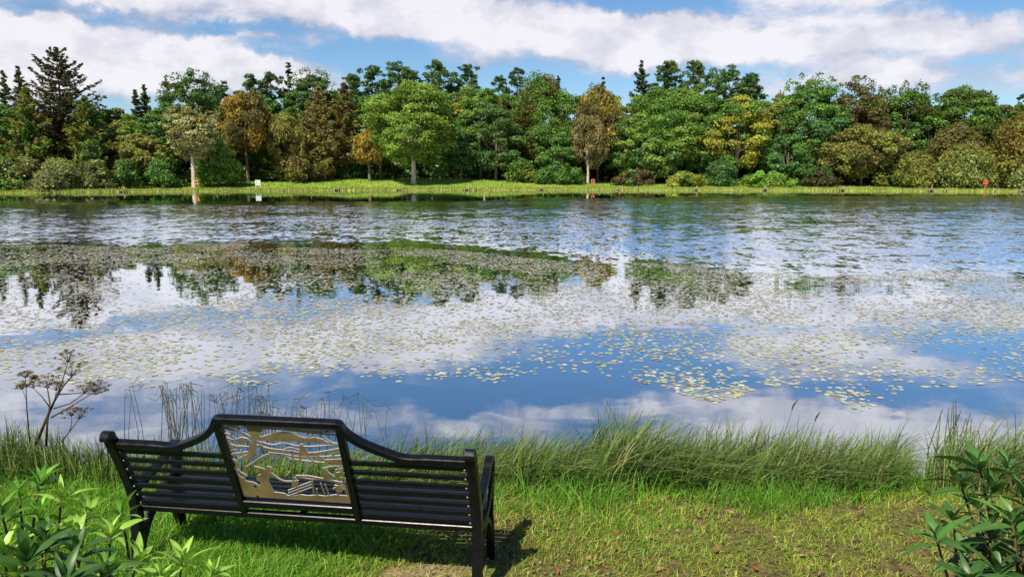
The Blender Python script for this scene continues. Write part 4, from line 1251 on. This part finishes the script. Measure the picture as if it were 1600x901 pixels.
def sedge():
    # arching sedge swept to the right along the water's edge
    Vs, Fs, Cs = [], [], []; b = 0
    prof_px = [-60, 0, 90, 160, 200, 330, 420, 560, 600, 700, 800, 900, 1000, 1200, 1330, 1400, 1425, 1436, 1456, 1470, 1540, 1600, 1700]
    dens = [.6, .6, .55, .5, .45, .75, .8, .8, .95, 1, 1, 1, 1, 1, 1, .9, .5, .05, .05, .7, .9, .9, .9]
    hh = [.44, .46, .44, .42, .36, .34, .33, .34, .48, .50, .48, .48, .50, .50, .53, .54, .45, .25, .25, .52, .55, .55, .55]
    n = 24000
    px = rng.uniform(-350, 2100, n); y = rng.uniform(5.0, 6.12, n) ** 1.0; x = at_px(px, y) * 1.03
    tus = vnoise(x, y, 3.2, 51) * .6 + vnoise(x, y, 7.5, 52) * .4
    keep = (rng.uniform(0, 1, n) < np.interp(px, prof_px, dens)) & (tus > .30)
    px, x, y, tus = px[keep], x[keep], y[keep], tus[keep]; n = len(x)
    hs = .88 * np.interp(px, prof_px, hh) * (.70 + .36 * vnoise(x, y * .3, 1.9, 58))
    P = np.stack([x, y, height(x, y) - .01], 1)
    L = hs * rng.uniform(.65, 1.45, n) * (.75 + .5 * tus)
    right = px > 590
    wind = np.where(right, .72, .22)
    swing = vnoise(x, y * .3, 2.6, 53) - .5; sw2 = vnoise(x, y * .3, 2.1, 57) - .5
    lean = np.stack([wind * rng.uniform(.1, 1.7, n) + swing * 1.1 + rng.normal(0, .22, n), (rng.normal(-.25, .45, n) + sw2 * .9) * np.where(right, 1, .6)], 1)
    lm = np.linalg.norm(lean, axis=1, keepdims=True); lean = lean / np.maximum(lm, 1e-6) * np.minimum(lm, 1.15 + .25 * rng.uniform(0, 1, (n, 1)))
    lean[:, 1] = np.maximum(lean[:, 1], -.75)
    up = rng.uniform(0, 1, n) < .22
    lean[up] *= .35; L[up] *= 1.0
    c = colours(n, [(.06, .125, .02), (.11, .18, .03), (.25, .26, .09), (.03, .065, .011), (.26, .20, .09)], [5, 3.5, 1.6, 5, 1.0], .32)
    tip = colours(n, [(.19, .21, .06), (.13, .20, .04), (.05, .08, .02)], [2, 3, 1])
    V, F, Cc = blades(P, L, lean, rng.uniform(.006, .0135, n), c, 7, 1.45, tip)
    Vs.append(V); Fs.append(F); Cs.append(Cc); b += len(V)
    # brighter grass at the foot of the sedge
    n = 19000
    px = rng.uniform(-350, 2100, n); y = rng.uniform(4.3, 5.4, n); x = at_px(px, y) * 1.03
    keep = vnoise(x, y, 2.6, 55) * .6 + vnoise(x, y, .9, 56) * .5 + (y - 5.0) * .7 > .56
    x, y = x[keep], y[keep]; n = len(x)
    P = np.stack([x, y, height(x, y) - .01], 1)
    V, F, Cc = blades(P, rng.uniform(.06, .30, n), rng.normal(.15, .5, (n, 2)), rng.uniform(.004, .008, n), colours(n, [(.10, .25, .02), (.14, .30, .03), (.07, .17, .015)], [4, 3, 3]), 4, .9)
    Vs.append(V); Fs.append(F + b); Cs.append(Cc)
    o = obj('sedge', mesh('sedge', np.concatenate(Vs), np.concatenate(Fs), [M_SEDGE], np.concatenate(Cs)))
    tag(o, 'long arching sedge bending over along the water edge', 'sedge', kind='stuff')


sedge()


def stalk_clump(name, label, cat, pxs, yb, tops, dist, wid=.006, bent=True, n_each=1, col=((.05, .07, .035), (.10, .09, .05)), spread=14):
    """upright rush or bulrush stems, some snapped into a zigzag near the top"""
    m = MB()
    base = at(sum(pxs) / len(pxs), yb, dist); bz = float(height(base.x, dist))
    o = empty(name, (base.x, dist, bz), label, cat)
    stems = MB()
    for px, top in zip(pxs, tops):
        for k in range(n_each):
            d = dist + rng.normal(0, .12)
            t = at(px + rng.normal(0, spread * .4), top + rng.uniform(-4, 14), d)
            r = Vector((t.x + rng.normal(0, .10) - .03, d + rng.normal(0, .05), bz - .02))
            a = Vector(r) - Vector(o.location); t = t - Vector(o.location)
            mid = (a + t) / 2 + Vector((rng.normal(0, .03), rng.normal(0, .02), 0))
            stems.tube([a, mid, t], [wid * .55, wid * .5, wid * .35], 4)
            if bent and rng.uniform() < .8:
                q = t
                pts = [q]
                sg = rng.choice([-1, 1])
                for z in range(rng.integers(1, 4)):
                    q = q + Vector((sg * rng.uniform(.03, .12), rng.normal(0, .03), rng.uniform(-.12, .03) if z % 2 == 0 else rng.uniform(-.03, .12)))
                    sg = -sg if rng.uniform() < .6 else sg
                    pts.append(q)
                tm = MB(); tm.tube(pts, [wid * .42] * (len(pts) - 1) + [wid * .15], 4); tm.build('broken_tip', M_REED, o, True)
    stems.build('stem', M_REED, o, True)
    return o


M_REED = bark_mat('dark_rush_stem', (.025, .035, .02), (.09, .085, .04), 14)
stalk_clump('bulrush_clump', 'broken bulrushes zigzagging over the water left of the bench panel', 'bulrush', [250, 256, 262, 270, 282, 290, 300, 310, 322, 335], 690, [596, 600, 610, 618, 596, 602, 600, 612, 604, 610], 6.5, n_each=4)
stalk_clump('bulrush_clump', 'bent bulrushes with brown tops just above the bench panel', 'bulrush', [350, 362, 372, 384, 392, 400, 410, 418], 690, [610, 600, 606, 598, 612, 604, 618, 596], 6.4, n_each=4)
stalk_clump('bulrush_clump', 'short tangled bulrushes above the middle of the bench panel', 'bulrush', [410, 425, 440, 455, 470, 482], 690, [632, 628, 640, 626, 636, 640], 6.2, n_each=4)
stalk_clump('bulrush_clump', 'few upright snapped bulrushes above the right panel corner', 'bulrush', [500, 506, 514, 520, 532], 690, [628, 614, 610, 630, 622], 6.4, n_each=2)
stalk_clump('bulrush_clump', 'bent looped bulrush pair right of the panel corner', 'bulrush', [554, 562, 570, 578], 690, [616, 612, 618, 640], 6.5, n_each=2, spread=8)
stalk_clump('bulrush_clump', 'single bulrush with snapped arrow-like top out in the water', 'bulrush', [604], 636, [626], 7.2, n_each=2, spread=5)
stalk_clump('bulrush_clump', 'thin leaning bulrush standing alone left of the bench', 'bulrush', [200, 206], 690, [606, 606], 6.5, n_each=2, spread=6)
stalk_clump('rush_clump', 'stiff dark upright rushes behind the right-hand shrub', 'rush', [1476, 1484, 1490, 1496, 1500, 1508, 1516, 1522, 1530, 1540], 715, [636, 640, 628, 622, 638, 650, 640, 662, 668, 676], 5.9, n_each=2, bent=False, wid=.008, spread=7)


def seed_heads():
    for px, top, lb in ((1240, 634, 'tall grass stalk with brown seed head above the sedge, left one'), (1276, 652, 'shorter grass stalk with brown seed head, right of the tall one')):
        d = 5.8; t = at(px, top, d); b = Vector((t.x - .12, d, float(height(t.x, d))))
        o = empty('grass_stalk', tuple(b), lb, 'grass stalk'); q = t - b
        m = MB(); m.tube([(0, 0, 0), tuple(q * .5 + Vector((-.02, 0, .02))), tuple(q)], [.003, .0025, .0018], 4); m.build('stem', M_REED, o, True)
        m = MB(); m.tube([q - Vector((.015, 0, .03)), q + Vector((0, 0, .01)), q + Vector((.03, 0, .055))], [.003, .008, .002], 5); m.build('seed_head', M_DRYSTEM, o, True)


seed_heads()


def hogweed():
    base = at(122, 700, 5.35); bz = float(height(base.x, 5.35))

    def plant(name, label, stems):
        b0 = at(stems[0][0][0][0], stems[0][0][0][1], 5.3); o = empty(name, (b0.x, 5.3, float(height(b0.x, 5.3))), label, 'hogweed')
        L = Vector(o.location)
        sm = MB()
        for pts, r0, umb in stems:
            P = [at(px, py, 5.3 + dy) - L for px, py, dy in [(p[0], p[1], p[2] if len(p) > 2 else 0) for p in pts]]
            n = len(P); sm.tube(P, [r0 * (1 - .6 * i / max(1, n - 1)) for i in range(n)], 6)
            if umb:
                tip = P[-1]; R0 = umb; um = MB()
                axis = (P[-1] - P[-2]).normalized() * .5 + Vector((0, 0, .6)); axis.normalize()
                for i in range(13):
                    a = i * 2.4 + rng.normal(0, .3); q = math.sqrt((i + .5) / 13) * rng.uniform(.75, 1.15)
                    d = Vector((math.cos(a) * q, math.sin(a) * q * .9, 0)) * R0 + axis * R0 * (.85 - .5 * q * q) * rng.uniform(.8, 1.15)
                    e = tip + d
                    um.tube([tip, tip + d * .55 + axis * R0 * .08, e], [.0022, .0018, .0014], 3, cap=False)
                    for k in range(7):
                        b = k * 2.4; w = math.sqrt((k + .5) / 7) * .022
                        c = e + Vector((math.cos(b) * w, math.sin(b) * w, .014 - w * .35))
                        um.tube([e, c], .0008, 3, cap=False)
                        # flat oval fruits
                        s = rng.uniform(.0035, .006); t = Vector(rng.normal(size=3)).normalized(); u = t.orthogonal().normalized(); v = t.cross(u)
                        ring_ = [c + u * math.cos(z) * s * 1.4 + v * math.sin(z) * s for z in np.linspace(0, 6.28, 7)[:-1]]
                        um.quads(ring_, [(0, 1, 2, 3), (0, 3, 4, 5)], 1)
                um.build('flower_head', [M_DRYSTEM, M_SEED], o, True)
        sm.build('stem', M_DRYSTEM, o, True)
    M_SEED = simple('brown_hogweed_seed', (.15, .115, .045), .8, .2, 0, .5, 40)
    plant('hogweed', 'tallest dried brown hogweed with a forked stem and several seed umbels', [
        ([(56, 694), (70, 660), (84, 628), (98, 604), (112, 588)], .012, .13),
        ([(84, 628), (96, 600, .1), (106, 566, .1)], .007, .10),
        ([(84, 638), (110, 630), (132, 614)], .006, .09), ([(80, 652), (108, 636, -.1), (148, 612, -.15)], .006, .10),
        ([(92, 616), (120, 614, .2), (150, 616, .2)], .005, .07)])
    plant('hogweed', 'second dried hogweed with olive-brown umbels left of the tallest one', [
        ([(72, 696), (74, 660), (78, 630), (74, 606)], .009, .11), ([(78, 636), (66, 620), (52, 606, .1)], .005, .09), ([(78, 640), (86, 622, -.1), (88, 610, -.1)], .005, .07)])
    plant('hogweed', 'thin dried hogweed with one small umbel at the far left', [
        ([(47, 694), (42, 640), (40, 590)], .006, .05), ([(41, 606), (46, 598), (52, 592)], .003, .025), ([(42, 628), (38, 616, .1), (35, 608, .1)], .003, .04)])
    plant('hogweed', 'low dried hogweed leaning right towards the bench end', [
        ([(96, 690), (110, 672), (124, 654)], .006, .10), ([(108, 674), (112, 662, .1), (112, 650, .1)], .004, .07)])


hogweed()


# ------------------------------------------------------------------ rhododendron shrubs in the corners
def rleaf(L, Wd, curl=.25, fold=.25):
    """lance-shaped leaf along +x, folded at the midrib and arching down"""
    n = 8; V = []
    for i in range(n + 1):
        t = i / n
        w = Wd * .5 * (math.sin(math.pi * min(1, t ** .85)) ** .8) * (1 - .15 * t)
        w = max(w, .0012 if i < n else .0004)
        x = L * t; z = -curl * L * t * t + .06 * L * math.sin(t * 3)
        V += [(x, -w, z + w * fold), (x, 0, z), (x, w, z + w * fold)]
    F = []
    for i in range(n):
        for j in range(2):
            a = i * 3 + j; F.append((a, a + 1, a + 4, a + 3))
    return np.array(V), np.array(F)


def rosette_shrub(name, label, rosettes, roots, cols, dark, nleaf=(9, 13), L=(.10, .155), stem_r=.006):
    """rosettes: (px, py, dist, scale, colour key); roots: list of base points (px-free world xyz) one per rosette"""
    cx = sum(r[0] for r in roots) / len(roots); cy = sum(r[1] for r in roots) / len(roots)
    gz = float(height(cx, cy))
    o = empty(name, (cx, cy, gz), label, 'shrub'); O = np.array([cx, cy, gz])
    sm = MB(); Vs, Fs, Cs = [], [], []; b = 0

    def add_leaf(p, d, up, l, w, c, curl):
        nonlocal b
        V, F = rleaf(l, w, curl, rng.uniform(.1, .45))
        d = d / np.linalg.norm(d); s = np.cross(up, d); s /= np.linalg.norm(s) + 1e-9; u = np.cross(d, s)
        rl = rng.normal(0, .25); s, u = s * math.cos(rl) + u * math.sin(rl), u * math.cos(rl) - s * math.sin(rl)
        W_ = p + V[:, :1] * d + V[:, 1:2] * s + V[:, 2:] * u
        cc = np.tile(c * rng.uniform(.8, 1.2), (len(V), 1)); cc[1::3] *= np.array([1.35, 1.3, 1.2])   # paler midrib
        Vs.append(W_ - O); Fs.append(F + b); Cs.append(cc); b += len(V)
    for (px, py, dist, sc, ck), rt in zip(rosettes, roots):
        tip = np.array(at(px, py, dist)); rt = np.array([rt[0], rt[1], float(height(rt[0], rt[1])) - .02])
        mid = rt * .45 + tip * .55; mid[:2] += rng.normal(0, .03, 2)
        pts = [rt, rt * .75 + mid * .25 + np.array([0, 0, .05]), mid, tip * .8 + mid * .2, tip]
        sm.tube([Vector(p - O) for p in pts], [stem_r * 1.5, stem_r * 1.3, stem_r, stem_r * .75, stem_r * .5], 6)
        ax = tip - mid; ax /= np.linalg.norm(ax)
        e1 = np.cross(ax, [0.3, 1, 0.1]); e1 /= np.linalg.norm(e1); e2 = np.cross(ax, e1)
        n = rng.integers(*nleaf)
        for i in range(n):               # whorl at the tip: young leaves upright, older ones spreading
            a = i * 2.399 + rng.normal(0, .15); f = i / n
            el = R(72) * (1 - f) ** .8 + R(-4) + rng.normal(0, .1)
            d = (e1 * math.cos(a) + e2 * math.sin(a)) * math.cos(el) + ax * math.sin(el)
            l = sc * rng.uniform(*L) * (.55 + .5 * min(1, f * 1.6))
            c = np.array(cols[ck]) * (1.15 - .25 * f)
            add_leaf(tip - ax * .035 * f * sc, d, ax, l, l * rng.uniform(.21, .30), c, rng.uniform(.05, .35))
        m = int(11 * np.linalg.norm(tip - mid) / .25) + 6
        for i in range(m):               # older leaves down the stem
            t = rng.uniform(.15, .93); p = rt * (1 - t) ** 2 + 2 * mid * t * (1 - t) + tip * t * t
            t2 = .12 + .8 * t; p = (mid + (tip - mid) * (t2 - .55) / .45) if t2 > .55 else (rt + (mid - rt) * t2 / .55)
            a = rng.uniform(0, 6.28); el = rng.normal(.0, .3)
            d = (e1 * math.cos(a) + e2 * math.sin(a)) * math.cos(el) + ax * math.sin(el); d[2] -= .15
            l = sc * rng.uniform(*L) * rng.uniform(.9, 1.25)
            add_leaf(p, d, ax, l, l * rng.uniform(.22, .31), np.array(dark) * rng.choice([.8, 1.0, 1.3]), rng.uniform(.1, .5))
    obj('leaves', mesh('leaves', np.concatenate(Vs), np.concatenate(Fs), [M_RHODO], np.concatenate(Cs).clip(.004, .7), smooth=True), o)
    sm.build('stem', M_TWIG, o, True)
    return o


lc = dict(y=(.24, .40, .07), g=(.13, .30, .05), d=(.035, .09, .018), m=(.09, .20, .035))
rs = [(62, 752, 2.55, 1.05, 'g'), (60, 800, 2.42, .9, 'g'), (136, 800, 2.50, 1.0, 'y'), (172, 832, 2.38, 1.1, 'y'), (216, 876, 2.28, 1.05, 'y'),
      (285, 874, 2.35, .95, 'y'), (330, 896, 2.30, .85, 'y'), (2, 800, 2.40, 1.0, 'm'), (22, 894, 2.15, .9, 'y'), (70, 846, 2.25, 1.15, 'd'),
      (120, 862, 2.2, 1.1, 'd'), (40, 870, 2.12, 1.15, 'd'), (160, 892, 2.1, 1.0, 'm'), (-30, 840, 2.2, 1.1, 'd'), (100, 905, 2.0, 1.1, 'd'), (96, 772, 2.5, .95, 'y'), (250, 905, 2.25, .95, 'y'), (190, 800, 2.5, .8, 'g'), (120, 834, 2.35, 1.0, 'y'), (30, 768, 2.5, .9, 'g'), (6, 860, 2.2, 1.0, 'y')]
ro = [(-1.55 + rng.normal(0, .12) + .0009 * (r[0] - 60), 2.05 + rng.normal(0, .10)) for r in rs]
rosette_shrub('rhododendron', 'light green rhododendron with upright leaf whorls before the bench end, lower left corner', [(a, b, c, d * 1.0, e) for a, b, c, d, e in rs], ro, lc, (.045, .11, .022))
lc2 = dict(a=(.055, .14, .03), b=(.038, .10, .024), c=(.075, .17, .04))  # leaf greens deepened to stand for the shade on this shrub
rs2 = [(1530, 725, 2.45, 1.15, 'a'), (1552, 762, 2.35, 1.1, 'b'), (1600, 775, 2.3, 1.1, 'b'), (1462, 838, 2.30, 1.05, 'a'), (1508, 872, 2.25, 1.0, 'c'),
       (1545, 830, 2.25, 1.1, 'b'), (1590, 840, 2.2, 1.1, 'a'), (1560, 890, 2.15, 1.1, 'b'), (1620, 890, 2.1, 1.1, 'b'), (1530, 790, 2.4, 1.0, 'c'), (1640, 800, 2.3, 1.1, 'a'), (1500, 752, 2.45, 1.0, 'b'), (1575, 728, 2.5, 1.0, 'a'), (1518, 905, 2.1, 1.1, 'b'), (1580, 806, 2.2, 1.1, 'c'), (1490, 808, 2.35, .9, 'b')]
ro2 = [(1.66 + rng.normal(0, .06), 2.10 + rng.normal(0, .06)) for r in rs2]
rosette_shrub('rhododendron', 'shrub with long spreading leaves, its green darkened for shade, lower right corner', rs2, ro2, lc2, (.030, .075, .020), nleaf=(9, 12), L=(.10, .15))


# ------------------------------------------------------------------ fallen leaves
def fallen():
    spots = [(850, 632 + 150, 'r'), (890, 770, 'r'), (1395, 800, 'r'), (1338, 812, 'o'), (1255, 868, 'o'), (1118, 858, 'r'), (1030, 885, 'o'), (962, 832, 'r'), (920, 870, 'o'), (1140, 800, 'o'),
             (450, 818, 'r'), (660, 860, 'o'), (700, 835, 'r'), (1210, 840, 'o'), (1300, 870, 'r'), (1180, 885, 'r'), (1060, 830, 'o'), (870, 890, 'r')]
    for i, (px, py, k) in enumerate(spots):
        d = 3.9
        for _ in range(8):
            a = PITCH + math.atan((py - 450.5) / FPX); d = (CAMZ - .33) / math.tan(a)
        x = at(px, py, d).x
        n = 9; V = [(0, 0, .004)]
        for j in range(n):
            a = 2 * math.pi * j / n; r = rng.uniform(.009, .019) * (1.35 if j in (0, 4, 5) else .9)
            V.append((math.cos(a) * r * 1.3, math.sin(a) * r, rng.uniform(.0, .016)))
        F = [(0, 1 + j, 1 + (j + 1) % n) for j in range(n)]
        c = np.array((.22, .07, .035) if k == 'r' else (.30, .19, .11)) * rng.uniform(.8, 1.2)
        o = obj('fallen_leaf', mesh('fallen_leaf', V, F, [M_DRY], np.tile(c, (n + 1, 1))), loc=(x, d, float(height(x, d)) + .025))
        o.rotation_euler = (rng.normal(0, .25), rng.normal(0, .25), rng.uniform(0, 6))
        tag(o, 'curled brown or reddish fallen leaf lying on the worn turf', 'leaf', 'fallen leaves on the worn turf')


fallen()
